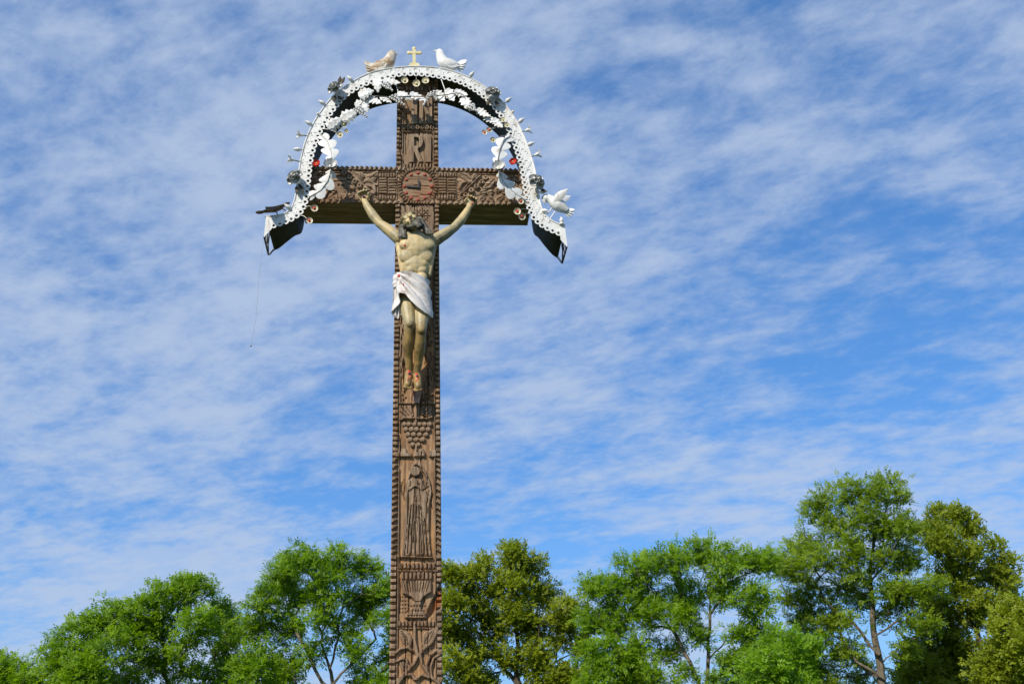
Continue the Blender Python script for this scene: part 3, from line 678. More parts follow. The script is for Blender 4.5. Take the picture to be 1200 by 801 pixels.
# scalloped ring edge
rm = MB(); n = 14; vs = []; fs = []
for k in range(n):
    c, s_ = math.cos(2*math.pi*k/n), math.sin(2*math.pi*k/n)
    vs += [(0.0215*c, -0.003, 0.0215*s_), (0.0105*c, -0.003, 0.0105*s_), (0.0105*c, 0.001, 0.0105*s_), (0.0215*c, 0.001, 0.0215*s_)]
for k in range(n):
    for j in range(4): fs.append((k*4+j, k*4+(j+1) % 4, ((k+1) % n)*4+(j+1) % 4, ((k+1) % n)*4+j))
rm = rm.add(vs, fs).mesh('scallop_ring', M_WHITE, smooth=False)
Li = np.concatenate([[0], np.cumsum(np.hypot(*np.diff(ic, axis=0).T))]); nr = int(Li[-1]/0.0415)
AO = root_org(arch)
mid = oc+(ic-oc)*0.45; emb = MB()
for i in range(nr):
    t = (i+0.5)*Li[-1]/nr; x, z = np.interp(t, Li, ic[:, 0]), np.interp(t, Li, ic[:, 1])
    d = oc[np.argmin(np.abs(Li-t))]-np.array([x, z]); d = d/np.hypot(*d)
    o = link('scallop_ring', rm, arch, Vector((x+d[0]*0.012, YF-0.0015, z+d[1]*0.012))-AO)
    j = int(np.argmin(np.abs(Li-t)))
    if 2 < i < nr-2:
        m_ = mid[j]+(oc[j]-ic[j])*(0.12 if i % 2 else -0.02); tt = tn_[j]
        arc = [(m_[0]+0.013*(math.cos(a)*tt[0]-math.sin(a)*tt[1]), YF-0.002, m_[1]+0.013*(math.cos(a)*tt[1]+math.sin(a)*tt[0])) for a in np.linspace(0.6 if i % 2 else 2.2, 3.4 if i % 2 else 5.2, 6)]
        emb.tube(arc, 0.0020, 5)
for k in range(14, 199, 19):
    a_, b_ = oc[k], ic_in[k]; tt = tn_[k]; o2 = np.array([tt[0], tt[1]])*0.011
    mb = MB(); mb.ribbon([tuple(a_), tuple(b_)], 0.020, YF-0.0025, YF+0.001)
    for f in (0.25, 0.7): q = a_+(b_-a_)*f; mb.ball((q[0], YF-0.003, q[1]), (0.004, 0.003, 0.004), 6, 4)
    mb.build('seam', M_WHITE, arch, smooth=False)
e_ = emb.build('embossed_scrolls', M_WHITE, arch); e_['kind'] = 'stuff'
# turned-down end corners and openwork end trims
for side, cp, tipf, tipm, endb in (('l', [(311.8, 253.3), (309.3, 278), (318.5, 268), (321, 256)], (309.5, 277.5), (314.5, 298), (321, 290)),
                                   ('r', [(655.5, 262.5), (661.8, 264), (664.8, 289.5), (657, 281)], (664.4, 289), (659, 308), (653.5, 297))):
    MB().prism(px2(cp, YF-0.004), YF-0.006, YF-0.002).build('corner_plate', M_WHITE, arch, smooth=False)
    e0 = Vector((oc[0 if side == 'l' else -1][0], YF, oc[0 if side == 'l' else -1][1])); e1 = Vector((e0.x, YB, e0.z-0.03))
    a = P(*tipf, YF); b = P(*tipm, 0.10); mb = MB()
    mb.tube([a, b], 0.006, 6); mb.tube([b, e1], 0.007, 6); mb.tube([e0, e1], 0.005, 6)
    for t in (0.25, 0.5, 0.75): mb.tube([a.lerp(b, t), e0.lerp(e1, t*0.6)], 0.004, 5)
    mb.tube([e0.lerp(e1, 0.15), b], 0.005, 5)
    mb.build('end_trim', M_DARKT, arch)
    MB().leaf(b, e1.lerp(b, 0.15)+Vector((0, 0, 0.01)), 0.035, (1 if side == 'r' else -1, -0.4, 0), 'leaf', 0.1).build('end_leaf', M_WHITE, arch)

# ------------------------------------------------------------------ tin ornaments on the arch
YO = YF-0.012
def Q(u, v, y=YO): return P(u, v, y)
S6 = 0.0060                                                     # metres per photo pixel at the arch
def arch_pt(u, v):
    """nearest point of the fascia's edge curves"""
    p = Q(u, v); best = None
    for c in (oc, ic):
        d = np.hypot(c[:, 0]-p.x, c[:, 1]-p.z); k = int(np.argmin(d))
        if best is None or d[k] < best[0]: best = (d[k], Vector((c[k][0], YF-0.003, c[k][1])))
    return best[1]
# --- buds and lilies on the outer edge
for u, v, lab in ((410, 92, 'pointed white tin bud between the dark-leaved grey rose and rust-stained dove'), (377, 120, 'pointed white tin bud just below the dark-leaved grey rose'), (361.5, 144, 'pointed white tin bud above the upper lily on the rusty bird side'),
                  (348, 175, 'pointed white tin bud between the two lilies on the rusty bird side'), (337, 242, 'pointed white tin bud beside the head of the flat rusty bird'), (553, 87, 'pointed white tin bud between the clean white dove and grey shoulder rose'),
                  (596, 117, 'pointed white tin bud just below the grey shoulder rose'), (611, 141, 'pointed white tin bud above the upper lily on the flying dove side'), (622.5, 168.5, 'pointed white tin bud between the two lilies on the flying dove side'),
                  (637, 224.5, 'pointed white tin bud between the grey rose and the winged dove head'), (638.5, 247, 'pointed white tin bud beside the wire legs of the winged dove')):
    p = Q(u, v); a = arch_pt(u, v); d = (p-a).normalized()
    t = thing('tin_bud', lab, 'bud', a, 'pointed tin buds along the arch')
    MB().tube([a-d*0.004, p], 0.0035, 6).build('stem', M_WIRE, t)
    MB().lathe(p-d*0.030, d, [(0, 0.004), (0.010, 0.012), (0.024, 0.016), (0.038, 0.012), (0.052, 0.005), (0.060, 0.001)], 10).build('bud', M_WHITE, t)
for u, v, lab in ((372.5, 133.5, 'tiny round tin bead between two pointed buds on the rusty bird side'), (601, 131, 'tiny round tin bead between two pointed buds on the flying dove side')):
    p = Q(u, v); a = arch_pt(u, v); d = (p-a).normalized()
    t = thing('tin_bead', lab, 'bead', a, 'round tin beads along the arch')
    MB().tube([a-d*0.004, p], 0.003, 6).build('stem', M_WIRE, t); MB().ball(p, 0.010, 8, 6).build('bead', M_CREAM, t)
for u, v, lab in ((352, 158, 'upper white tin lily on the outer arch edge, rusty bird side'), (341.5, 187, 'lower white tin lily just above the grey rose, rusty bird side'), (618.5, 152.5, 'upper white tin lily on the outer arch edge, flying dove side'), (629.5, 181, 'lower white tin lily just above the grey rose, flying dove side')):
    p = Q(u, v); a = arch_pt(u, v); d = (p-a).normalized()
    t = thing('tin_lily', lab, 'flower', a, 'tin lilies along the arch')
    MB().tube([a-d*0.004, p-d*0.01], 0.004, 6).build('stem', M_WIRE, t)
    MB().lathe(p-d*0.022, d, [(0, 0.005), (0.012, 0.011), (0.026, 0.014), (0.034, 0.016)], 10).build('trumpet', M_WHITE, t)
    e = d.orthogonal().normalized(); f = d.cross(e)
    for k in range(5):
        w = 2*math.pi*k/5+u; r = e*math.cos(w)+f*math.sin(w); b0 = p+d*0.006+r*0.010
        MB().leaf(b0, b0+d*0.022+r*0.026, 0.020, d-r*0.5, 'leaf', 0.15, 0.002, 6).build('petal', M_WHITE, t)
p = Q(658.3, 254); a = Q(658.3, 263)
t = thing('tin_finial', 'little white tin knob finial on the arch end beneath the flying dove', 'finial', a)
MB().lathe(a, (0, 0, 1), [(0, 0.018), (0.008, 0.018), (0.014, 0.008), (0.022, 0.012), (0.034, 0.016), (0.046, 0.011), (0.054, 0.005), (0.064, 0.002)], 12).build('knob', M_WHITE, t)
# --- big silver roses
rpet = MB()
st_ = 5
def petal_mesh(name, m, L, w, curl):
    mb = MB(); vs = []; fs = []; S, W = 6, 4
    for i in range(S+1):
        t = i/S
        for j in range(W+1):
            q = (j/W-0.5)*2; h = w/2*math.sin(math.pi*(0.12+0.72*t))**0.8
            vs.append((q*h, -(curl*L*t*t)+0.35*abs(q)**2*h*-1.0, L*t))
    for i in range(S):
        for j in range(W): fs.append((i*(W+1)+j, i*(W+1)+j+1, (i+1)*(W+1)+j+1, (i+1)*(W+1)+j))
    n0 = len(vs); vs += [(x, y+0.0025, z) for x, y, z in vs]; fs += [tuple(n0+k for k in f[::-1]) for f in fs]
    return mb.add(vs, fs).mesh(name, m)
PM = {k: petal_mesh('petal', M_SILVER, L, w, c) for k, (L, w, c) in {'o': (0.054, 0.066, 0.55), 'm': (0.042, 0.058, 1.0), 'i': (0.030, 0.044, 1.5)}.items()}
PW = petal_mesh('petal', M_WHITE, 0.046, 0.050, 0.75); PR = petal_mesh('petal', M_RED, 0.024, 0.025, 0.5)
def rosette(t, c, nrm, rings, tilt0=0.0):
    """petals as children, each a copy of a shared mesh; local -Y of a petal looks along nrm"""
    nrm = Vector(nrm).normalized(); q0 = Vector((0, -1, 0)).rotation_difference(nrm); o = root_org(t)
    for pm, n, r, off, ph in rings:
        for k in range(n):
            w = 2*math.pi*(k+ph)/n+tilt0; q = q0 @ Quaternion((0, -1, 0), w)
            d = q @ Vector((0, 0, 1)); link('petal', pm, t, Vector(c)+d*r+nrm*off-o, q)
DISH = MB().lathe((0, 0, 0), (0, -1, 0), [(-0.010, 0.003), (-0.007, 0.014), (0.000, 0.023), (0.009, 0.027), (0.010, 0.0255), (0.002, 0.0205), (-0.004, 0.012), (-0.006, 0.002)], 12).mesh('petal', M_SILVER)
def silver_rose(u, v, label, spray=None, nrm=(-0.25, -1, 0.2), s=1.0):
    c = Q(u, v, YF-0.055); a = Q(u+(3 if u < 480 else -3), v+3, YF-0.002)
    t = thing('tin_rose', label, 'flower', a, 'grey tin roses on the arch')
    MB().tube([a, c], 0.006, 6).build('stem', M_WIRE, t)
    nrm = Vector(nrm)
    nz = nrm.normalized(); e = nz.orthogonal().normalized(); f = nz.cross(e)
    for k in range(9):
        w = 2*math.pi*k/5+u if k < 5 else 2*math.pi*k/4+u+0.4
        rr, oo, tl = (0.034, 0.0, 0.75) if k < 5 else (0.017, 0.020, 0.35)
        rd = e*math.cos(w)+f*math.sin(w); d = (nz+rd*tl).normalized()
        link('petal', DISH, t, c+rd*rr+nz*oo-a, Vector((0, -1, 0)).rotation_difference(d), [(1.0 if k < 5 else 0.72)*(1.05+0.25*random.random())]*3)
    MB().ball(c+nrm.normalized()*0.022, 0.013, 8, 6).build('heart', M_SILVER, t)
    if spray:
        for a_, b_ in spray: MB().leaf(Q(*a_, YF-0.03), Q(*b_, YF-0.04), 0.028, (0, -1, 0.3), 'leaf', 0.3).build('leaf', M_DARKT, t)
    return t
silver_rose(392, 102, 'grey tin rose with dark spiky leaves below the rust-stained dove', [((397, 98), (399, 89)), ((399, 98), (404, 90)), ((396, 112), (402, 117)), ((393, 112), (390, 118))], (-0.5, -1, 0.3))
silver_rose(578, 108, 'grey tin rose on the arch shoulder beyond the white standing dove', [((580, 118), (586, 124)), ((574, 117), (570, 123))], (0.1, -1, 0.3))
silver_rose(344.5, 207, 'grey tin rose on the arch beside the flat rusty bird', [((350, 215), (356, 224)), ((347, 218), (349, 226))], (-0.45, -1, 0.1))
silver_rose(629.5, 212, 'grey tin rose on the arch above the flying white dove', [((634, 220), (640, 225))], (0.35, -1, 0.1))
# --- red flowers
for u, v, lab in ((371, 192, 'red tin flower beside the leaf spray at the rusty bird side'), (601, 190, 'red tin flower beside the leaf spray at the flying dove side')):
    c = Q(u, v, YF-0.03); a = arch_pt(u, v)
    t = thing('red_tin_flower', lab, 'flower', a, 'red tin flowers inside the arch')
    MB().tube([a, c], 0.003, 6).build('stem', M_WIRE, t)
    rosette(t, c, (-0.1, -1, -0.1), [(PR, 5, 0.003, 0.0, 0), (PR, 5, -0.002, 0.005, 0.5)], 0.3)
    MB().ball(c+Vector((0, -0.008, 0)), 0.006, 8, 5).build('heart', M_YEL, t)
# --- button flowers
BTN = MB().lathe((0, 0, 0), (0, -1, 0), [(-0.004, 0.004), (-0.002, 0.020), (0.006, 0.0265), (0.009, 0.0265), (0.007, 0.023), (0.001, 0.014), (0.001, 0.002)], 14).mesh('dish', M_CREAM)
BY = MB().ball((0, -0.005, 0), (0.010, 0.007, 0.010), 8, 5).mesh('heart', M_YEL); BR = MB().ball((0, -0.005, 0), (0.010, 0.007, 0.010), 8, 5).mesh('heart', M_RED)
g1 = 'tin button flowers on wires'
for u, v, s, red, lab, grp in ((474, 94.5, 1, 0, 'cream tin button flower under the arch top, nearer the rust-stained dove', g1), (488, 98, 1.05, 0, 'lowest of three cream tin button flowers under the arch top', g1), (498.5, 95, 1, 0, 'cream tin button flower under the arch top, nearer the clean white dove', g1),
        (403, 146, .8, 0, 'cream tin button flower tucked against a vine leaf, rusty bird side', g1), (398.5, 158, .9, 0, 'largest cream tin button flower above the lobed spray, rusty bird side', g1), (406, 153.5, .55, 0, 'smallest cream tin button flower, beside a larger one, rusty bird side', g1),
        (567.5, 155.5, .75, 1, 'smaller red-hearted tin button flower of the pair inside the arch', g1), (572.8, 152.6, .85, 1, 'larger red-hearted tin button flower of the pair inside the arch', g1), (577.5, 164, .75, 0, 'cream tin button flower hanging lowest above the lobed spray at the flying dove side', g1), (589.5, 140.5, .7, 0, 'upper cream tin button flower on the scalloped edge by the vine end', g1), (594, 146.5, .7, 0, 'lower cream tin button flower on the scalloped edge by the vine end', g1),
        (368.3, 244, .95, 1, 'upper red-hearted tin button flower under the beam, rusty bird end', g1), (362.3, 258.6, .9, 1, 'lower red-hearted tin button flower under the beam, rusty bird end', g1),
        (610, 236, .8, 1, 'red-hearted tin button flower at the spray tip, flying dove end', g1), (606, 247.8, .95, 1, 'upper red-hearted tin button flower under the beam, flying dove end', g1), (611.5, 253.6, .95, 1, 'lower red-hearted tin button flower under the beam, flying dove end', g1)):
    c = Q(u, v, YF-0.02); a = arch_pt(u, v); t = thing('tin_button_flower', lab, 'flower', a, grp)
    mm = (a+c)/2+Vector((0, -0.01, 0.008)); MB().tube([a, mm, c], 0.003, 5).build('stem', M_WIRE, t)
    q = Quaternion((0, 0, 1), random.uniform(-.3, .3)) @ Quaternion((1, 0, 0), random.uniform(-.1, .5))
    link('dish', BTN, t, c-a, q, (s, s, s)); link('heart', BR if red else BY, t, c-a, q, (s, s, s))
# --- lobed leaf sprays with a big open flower
for lab, path, fl, sgn in (('white tin spray of lobed leaves with open flower before the beam, rusty bird side', [(376, 158), (382, 163), (387, 175), (388.5, 187), (388, 198), (384, 212), (376, 223), (362, 231)], (387.2, 195.5), 1),
                      ('white tin spray of lobed leaves with open flower before the beam, flying dove side', [(599, 159), (591, 163), (586, 174), (583.5, 187), (584.5, 199), (590, 213), (600, 224), (616, 235)], (584.6, 197.5), -1)):
    pts = [Q(u, v, YF-0.012-0.05*math.sin(math.pi*i/7)) for i, (u, v) in enumerate(path)]
    t = thing('tin_leaf_spray', lab, 'leaf spray', pts[0], 'tin leaf sprays inside the arch')
    MB().tube(pts, 0.0045, 7).build('stem', M_SILVER, t)
    dense = resample([(p.x, p.z) for p in pts], 40); ys = np.interp(np.linspace(0, 1, 40), np.linspace(0, 1, 8), [p.y for p in pts])
    for lo, hi in ((1, 19), (22, 38)):
        vs, fs = [], []; n_ = 48
        for i in range(n_+1):
            f = i/n_; x_ = lo+(hi-lo)*f; i0 = min(int(x_), 38); g = x_-i0
            pz = dense[i0]*(1-g)+dense[i0+1]*g; yy = ys[i0]*(1-g)+ys[i0+1]*g
            tt = dense[min(i0+2, 39)]-dense[max(i0-1, 0)]; tt = tt/np.hypot(*tt); nn = np.array([-tt[1], tt[0]])
            env = math.sin(math.pi*(0.10+0.84*f))**0.6
            for side in (0, 0.003):
                for q in (-1, -0.5, 0, 0.5, 1):
                    lob = abs(math.sin(math.pi*(3.1*f+(0.30 if q > 0 else 0.62))))**0.55
                    h = env*(0.008+0.056*lob); lean = (-0.022 if lo < 20 else 0.022)*abs(q)*lob
                    vs.append((pz[0]+nn[0]*q*h+tt[0]*lean, yy+0.004+side+0.16*h*q*q-0.004*(q == 0), pz[1]+nn[1]*q*h+tt[1]*lean))
        for i in range(n_):
            k = i*10
            for j in range(4): fs.append((k+j, k+j+1, k+11+j, k+10+j)); fs.append((k+6+j, k+5+j, k+15+j, k+16+j))
            fs.append((k, k+10, k+15, k+5)); fs.append((k+4, k+9, k+19, k+14))
        fs.append((0, 5, 6, 7, 8, 9, 4, 3, 2, 1)); k = n_*10; fs.append((k, k+1, k+2, k+3, k+4, k+9, k+8, k+7, k+6, k+5))
        MB().add(vs, fs).build('leaf', M_WHITE, t)
    c = Q(*fl, YF-0.085); rosette(t, c, (0.1*sgn, -1, 0.12), [(PW, 6, 0.0, 0.0, 0.0), (PW, 6, -0.010, 0.004, 0.5)], 0.2)
    MB().tube([c, Q(fl[0], fl[1], YF-0.055)], 0.006, 6).build('flower_stalk', M_WIRE, t)
    MB().lathe(c, (0, -1, 0.1), [(0, 0.020), (0.010, 0.022), (0.016, 0.014), (0.018, 0.002)], 12).build('flower_heart', M_SILVER if sgn > 0 else M_RUSTW, t)
# --- vine garland
vine_px = [(384, 150), (392, 143), (410, 136), (424, 121), (434, 112), (448, 114), (462, 114), (474, 113), (489, 113), (502, 113.5), (515, 112), (528, 110), (542, 108), (548, 121), (556, 128), (566, 133), (577, 139), (588, 145)]
vp = [Q(u, v, YF-0.02-0.035*math.sin(math.pi*i/17)) for i, (u, v) in enumerate(vine_px)]
t = thing('tin_vine_garland', 'white tin garland of vine leaves and grape bunches strung under the arch', 'garland', vp[0])
rs = resample([(p.x, p.z) for p in vp], 60)
MB().tube([(x, np.interp(i/59, np.linspace(0, 1, 18), [p.y for p in vp]), z) for i, (x, z) in enumerate(rs)], 0.0035, 6).build('vine_wire', M_WIRE, t)
for u0, v0 in ((384, 150), (462, 92), (517, 93), (588, 145), (424, 107)):
    k = min(range(60), key=lambda i: (rs[i][0]-Q(u0+4, v0+14).x)**2+(rs[i][1]-Q(u0+4, v0+14).z)**2)
    MB().tube([Q(u0, v0, YF-0.002), (rs[k][0], YF-0.03, rs[k][1])], 0.0035, 6).build('hanger', M_WHITE, t)
for (a, b, w) in (((384, 150), (401, 138), 15), ((400, 140), (419, 130), 16), ((416, 124), (434, 117), 14), ((420, 112), (438, 106), 15), ((424, 119), (431, 132), 11), ((442, 92), (443, 108), 12), ((449, 94), (469, 97), 9), ((432, 115), (447, 121), 10), ((446, 113), (459, 120), 9), ((466, 108), (482, 117), 11), ((481, 108), (499, 117), 11), ((509, 107), (521, 118), 13), ((523, 104), (532, 118), 12), ((533, 105), (548, 111), 12), ((542, 114), (551, 130), 13), ((559, 127), (573, 136), 11), ((567, 134), (581, 143), 11), ((578, 138), (589, 149), 10)):
    yy = YF-0.035-0.02*random.random()
    MB().leaf(Q(*a, yy+0.012), Q(*b, yy), w*S6, (random.uniform(-.3, .3), -1, random.uniform(-.2, .4)), 'vine', random.uniform(.15, .5), 0.003, 18, random.uniform(-.05, .18)).build('vine_leaf', M_WHITE, t, angle=25)
for (a, b) in (((419, 127), (429, 137)), ((461, 113), (473, 123)), ((506, 109), (496, 123)), ((551, 124), (559, 131)), ((451, 98), (459, 106))):
    mb = MB(); pa, pb = Q(*a, YF-0.05), Q(*b, YF-0.06); L = (pb-pa).length
    for i in range(7):
        f = i/6; r = (1-f)*0.022+0.003; n_ = max(1, int(7*(1-f)))
        for j in range(n_):
            w = 2*math.pi*j/n_+i; mb.ball(pa.lerp(pb, f)+Vector((math.cos(w)*r, math.sin(w)*r*0.8, math.sin(w+1)*r*0.6)), 0.0088, 7, 5)
    mb.build('grape_bunch', M_WHITE, t)

# ------------------------------------------------------------------ birds, little cross
def loft(name, pts, m, parent, y, sq=0.75, n=12):
    """body of round sections: (u, v, radius in px)"""
    P3 = [Q(u, v, y) for u, v, r in pts]
    d = resample([(p.x, p.z) for p in P3], 26); r = np.interp(np.linspace(0, 1, 26), np.linspace(0, 1, len(pts)), [q[2]*S6 for q in pts])
    L = np.concatenate([[0], np.cumsum([(P3[i+1]-P3[i]).length for i in range(len(P3)-1)])]); L /= L[-1]
    r = np.interp(np.linspace(0, 1, 26), L, [q[2]*S6*1.30 for q in pts])
    r = np.convolve(np.pad(r, 1, mode='edge'), [.25, .5, .25], 'valid')
    return MB().tube([(x, y, z) for x, z in d], list(r), n, flat=(Vector((0, 1, 0)), sq)).build(name, m, parent, angle=80)
def b2(x, y): return (480+x/5.005, 40+y/5.005)
def b1(x, y): return (300+x/5.005, 40+y/5.005)
def b4(x, y): return (490+x/5.005, 160+y/5.005)
YD = -0.055
base = Q(527, 81.5, YD); t = thing('tin_dove', 'clean white tin dove standing on the arch top beside the little cross', 'bird figure', base)
loft('body', [(*b2(288, 184), 2.2), (*b2(262, 184), 5.4), (*b2(230, 182), 6.8), (*b2(200, 170), 6.4), (*b2(187, 145), 5.0), (*b2(180, 122), 4.2), (*b2(177, 104), 3.9), (*b2(174, 92), 1.6)], M_WHITE, t, YD)
MB().lathe(Q(*b2(168, 101), YD), Q(*b2(140, 97), YD)-Q(*b2(168, 101), YD), [(0, 0.012), (0.02, 0.008), (0.036, 0.001)], 8).build('beak', M_WHITE, t)
for k, (tx, ty) in enumerate(((333, 152), (330, 172), (325, 190), (316, 214))): MB().leaf(Q(*b2(265, 182), YD-0.004), Q(*b2(tx, ty), YD-0.008+0.006*k), 0.050, (0, -1, 0.3), 'petal', 0.1, 0.003, 7).build('tail_feather', M_WHITE, t)
MB().leaf(Q(*b2(208, 165), YD-0.036), Q(*b2(292, 186), YD-0.022), 0.060, (0, -1, 0.2), 'leaf', 0.35).build('wing', M_WHITE, t)
MB().leaf(Q(*b2(208, 165), YD+0.036), Q(*b2(292, 186), YD+0.022), 0.060, (0, 1, 0.2), 'leaf', 0.35).build('wing', M_WHITE, t)
for x in (222, 245): MB().tube([Q(*b2(x, 200), YD), Q(*b2(x, 216), YD)], 0.006, 6).build('leg', M_WHITE, t)
base = Q(444, 86, YD); t = thing('tin_dove', 'rust-stained tin dove standing on the arch top beside the little cross', 'bird figure', base)
loft('body', [(*b1(668, 196), 3.0), (*b1(700, 198), 5.8), (*b1(738, 192), 7.0), (*b1(768, 178), 6.8), (*b1(786, 150), 5.6), (*b1(794, 128), 4.8), (*b1(798, 112), 4.2), (*b1(800, 100), 1.8)], M_RUSTW, t, YD)
MB().lathe(Q(*b1(806, 113), YD), Q(*b1(842, 122), YD)-Q(*b1(806, 113), YD), [(0, 0.014), (0.02, 0.009), (0.042, 0.001)], 8).build('beak', M_RUSTW, t)
for k, (tx, ty) in enumerate(((636, 160), (640, 182), (644, 204), (652, 226))): MB().leaf(Q(*b1(700, 195), YD-0.004), Q(*b1(tx, ty), YD-0.008+0.006*k), 0.050, (0, -1, 0.3), 'petal', 0.1, 0.003, 7).build('tail_feather', M_RUSTW, t)
MB().leaf(Q(*b1(768, 172), YD-0.040), Q(*b1(672, 205), YD-0.024), 0.064, (0, -1, 0.2), 'leaf', 0.35).build('wing', M_RUSTW, t)
MB().leaf(Q(*b1(768, 172), YD+0.040), Q(*b1(672, 205), YD+0.024), 0.064, (0, 1, 0.2), 'leaf', 0.35).build('wing', M_RUSTW, t)
for x in (715, 742): MB().tube([Q(*b1(x, 212), YD), Q(*b1(x, 236), YD)], 0.006, 6).build('leg', M_RUSTW, t)
YD = -0.10
base = Q(643, 257, YD); t = thing('tin_dove', 'white tin dove with raised wings on wire legs at the arch end', 'bird figure', base)
loft('body', [(*b4(878, 438), 2.6), (*b4(856, 424), 4.6), (*b4(825, 402), 6.6), (*b4(798, 384), 5.8), (*b4(778, 370), 4.2), (*b4(760, 360), 3.8), (*b4(744, 360), 4.0), (*b4(732, 368), 2.0)], M_WHITE, t, YD)
MB().lathe(Q(*b4(738, 372), YD), Q(*b4(744, 400), YD)-Q(*b4(738, 372), YD), [(0, 0.015), (0.02, 0.011), (0.036, 0.001)], 8).build('beak', M_WHITE, t)
for k, (tx, ty) in enumerate(((918, 428), (914, 446), (903, 462), (888, 472))): MB().leaf(Q(*b4(862, 426), YD-0.006), Q(*b4(tx, ty), YD-0.010+0.006*k), 0.030, (0, -1, 0.3), 'petal', 0.1, 0.003, 7).build('tail_feather', M_WHITE, t)
MB().leaf(Q(*b4(792, 384), YD-0.030), Q(*b4(878, 306), YD-0.075), 0.062, (0.5, -1, 0.3), 'leaf', 0.25, 0.004, 12, 0.05).build('wing', M_WHITE, t)
MB().leaf(Q(*b4(820, 378), YD+0.020), Q(*b4(896, 348), YD+0.075), 0.052, (0.5, -1, 0.3), 'leaf', 0.25, 0.004, 12, 0.05).build('wing', M_WHITE, t)
for a, b in (((786, 420), (742, 468)), ((804, 438), (768, 492))): MB().tube([Q(*b4(*a), YD), Q(*b4(*b), YF-0.002)], 0.0045, 6).build('leg', M_WHITE, t)
def b7(x, y): return (300+x/10.01, 230+y/10.01)
base = Q(*b7(245, 252), YF); t = thing('rusty_tin_bird', 'dark rusty flat tin bird with spread wings on the arch end', 'bird figure', base)
YR = -0.06
MB().tube([Q(*b7(x, y), YR) for x, y in ((20, 188), (110, 176), (200, 158), (270, 135), (330, 105), (370, 85), (398, 70))], [0.006, 0.018, 0.030, 0.026, 0.014, 0.015, 0.003], 10, flat=(Vector((0.25, 0, 0.97)), 0.35)).build('body', M_DARKT, t)
for sy in (-1, 1):
    MB().leaf(Q(*b7(262, 138), YR+sy*0.02), Q(*b7(112, 124), YR+sy*0.16), 0.085, (-0.1, 0, 1), 'leaf', 0.12).build('wing', M_DARKT, t)
for k in (-1, 0, 1): MB().leaf(Q(*b7(120, 172), YR), Q(*b7(0, 190), YR+k*0.035), 0.04, (0, 0, 1), 'petal', 0.08, 0.003, 7).build('tail_feather', M_DARKT, t)
for a, b in (((212, 165), (245, 252)), ((288, 140), (346, 196))):
    p, q = Q(*b7(*a), YR), Q(*b7(*b), YF); MB().tube([p, (p+q)/2+Vector((0.012, 0, 0.006)), q], 0.004, 6).build('leg', M_DARKT, t)
# little cream cross on the arch crown
YC = -0.06; a = Q(485.3, 78.5, YC); t = thing('small_tin_cross', 'little cream tin cross standing on the crown of the arch', 'cross', a)
mb = MB(); mb.ribbon(px2([(485.3, 76), (485.2, 56.5)], YC), 0.022, YC-0.006, YC+0.006); mb.ribbon(px2([(478.8, 62), (492.6, 62.2)], YC), 0.020, YC-0.0075, YC+0.0075)
for u, v in ((485.2, 57), (479.2, 62), (492.2, 62.2)): mb.ball(Q(u, v, YC), (0.016, 0.009, 0.016), 8, 6)
mb.build('cross_bar', M_YEL, t, smooth=False)
mb = MB(); mb.prism(px2([(479, 79), (492, 79), (491, 75.5), (488, 74.8), (482.5, 74.8), (480, 75.5)], YC), YC-0.012, YC+0.012); mb.build('foot', M_YEL, t, smooth=False)
# hanging thread
p0 = P(308.5, 282, -0.08); p1 = P(303, 330, -0.08); p2 = P(300, 372, -0.08); p3 = P(294, 405, -0.08)
t = thing('hanging_thread', 'thin thread dangling from the arch end below the rusty bird', 'thread', p0)
MB().tube([p0, p1, p2, p3], 0.0009, 5).build('thread', M_WIRE, t); MB().ball(p3, 0.006, 6, 5).build('wisp', M_WIRE, t)

# ------------------------------------------------------------------ the crucified figure (a painted tin statue)
from mathutils.bvhtree import BVHTree
SF = 0.0058
def voxel(mb, name, m, vox, it, parent, org, fac=0.5):
    me = bpy.data.meshes.new(name); me.from_pydata([tuple(v) for v in mb.v], [], mb.f)
    import bmesh
    bm = bmesh.new(); bm.from_mesh(me); bmesh.ops.recalc_face_normals(bm, faces=bm.faces); bm.to_mesh(me); bm.free()
    o = bpy.data.objects.new('tmp', me); col.objects.link(o)
    r = o.modifiers.new('r', 'REMESH'); r.mode = 'VOXEL'; r.voxel_size = vox; r.adaptivity = 0.0
    if it:
        s = o.modifiers.new('s', 'SMOOTH'); s.factor = fac; s.iterations = it
    dg = bpy.context.evaluated_depsgraph_get(); dg.update()
    nm = bpy.data.meshes.new_from_object(o.evaluated_get(dg)); bpy.data.objects.remove(o); bpy.data.meshes.remove(me)
    nm.name = name; nm.transform(Matrix.Translation(-org)); nm.materials.clear(); nm.materials.append(m)
    nm.polygons.foreach_set('use_smooth', [True]*len(nm.polygons)); nm.update()
    return link(name, nm, parent)
bd = MB()
def E(u, v, y, ru, ry, rv, n=16, m=10, axes=None, mb=None): (mb or bd).ball(P(u, v, y), (ru*SF, ry*SF, rv*SF), n, m, axes)
def limb(pts, mb=None, n=12):
    """(u, v, y, radius px) joints -> tapered round limb with rounded ends"""
    c = [P(u, v, y) for u, v, y, r in pts]; r = [q[3]*SF for q in pts]; mb = mb or bd
    cc, rr = [], []
    for i in range(len(c)-1):
        for k in range(5): cc.append(c[i].lerp(c[i+1], k/5)); rr.append(r[i]+(r[i+1]-r[i])*smooth01(np.float64(k/5)))
    cc.append(c[-1]); rr.append(r[-1]); mb.tube(cc, rr, n); mb.ball(c[0], r[0]*0.99, n, 8); mb.ball(c[-1], r[-1]*0.99, n, 8)
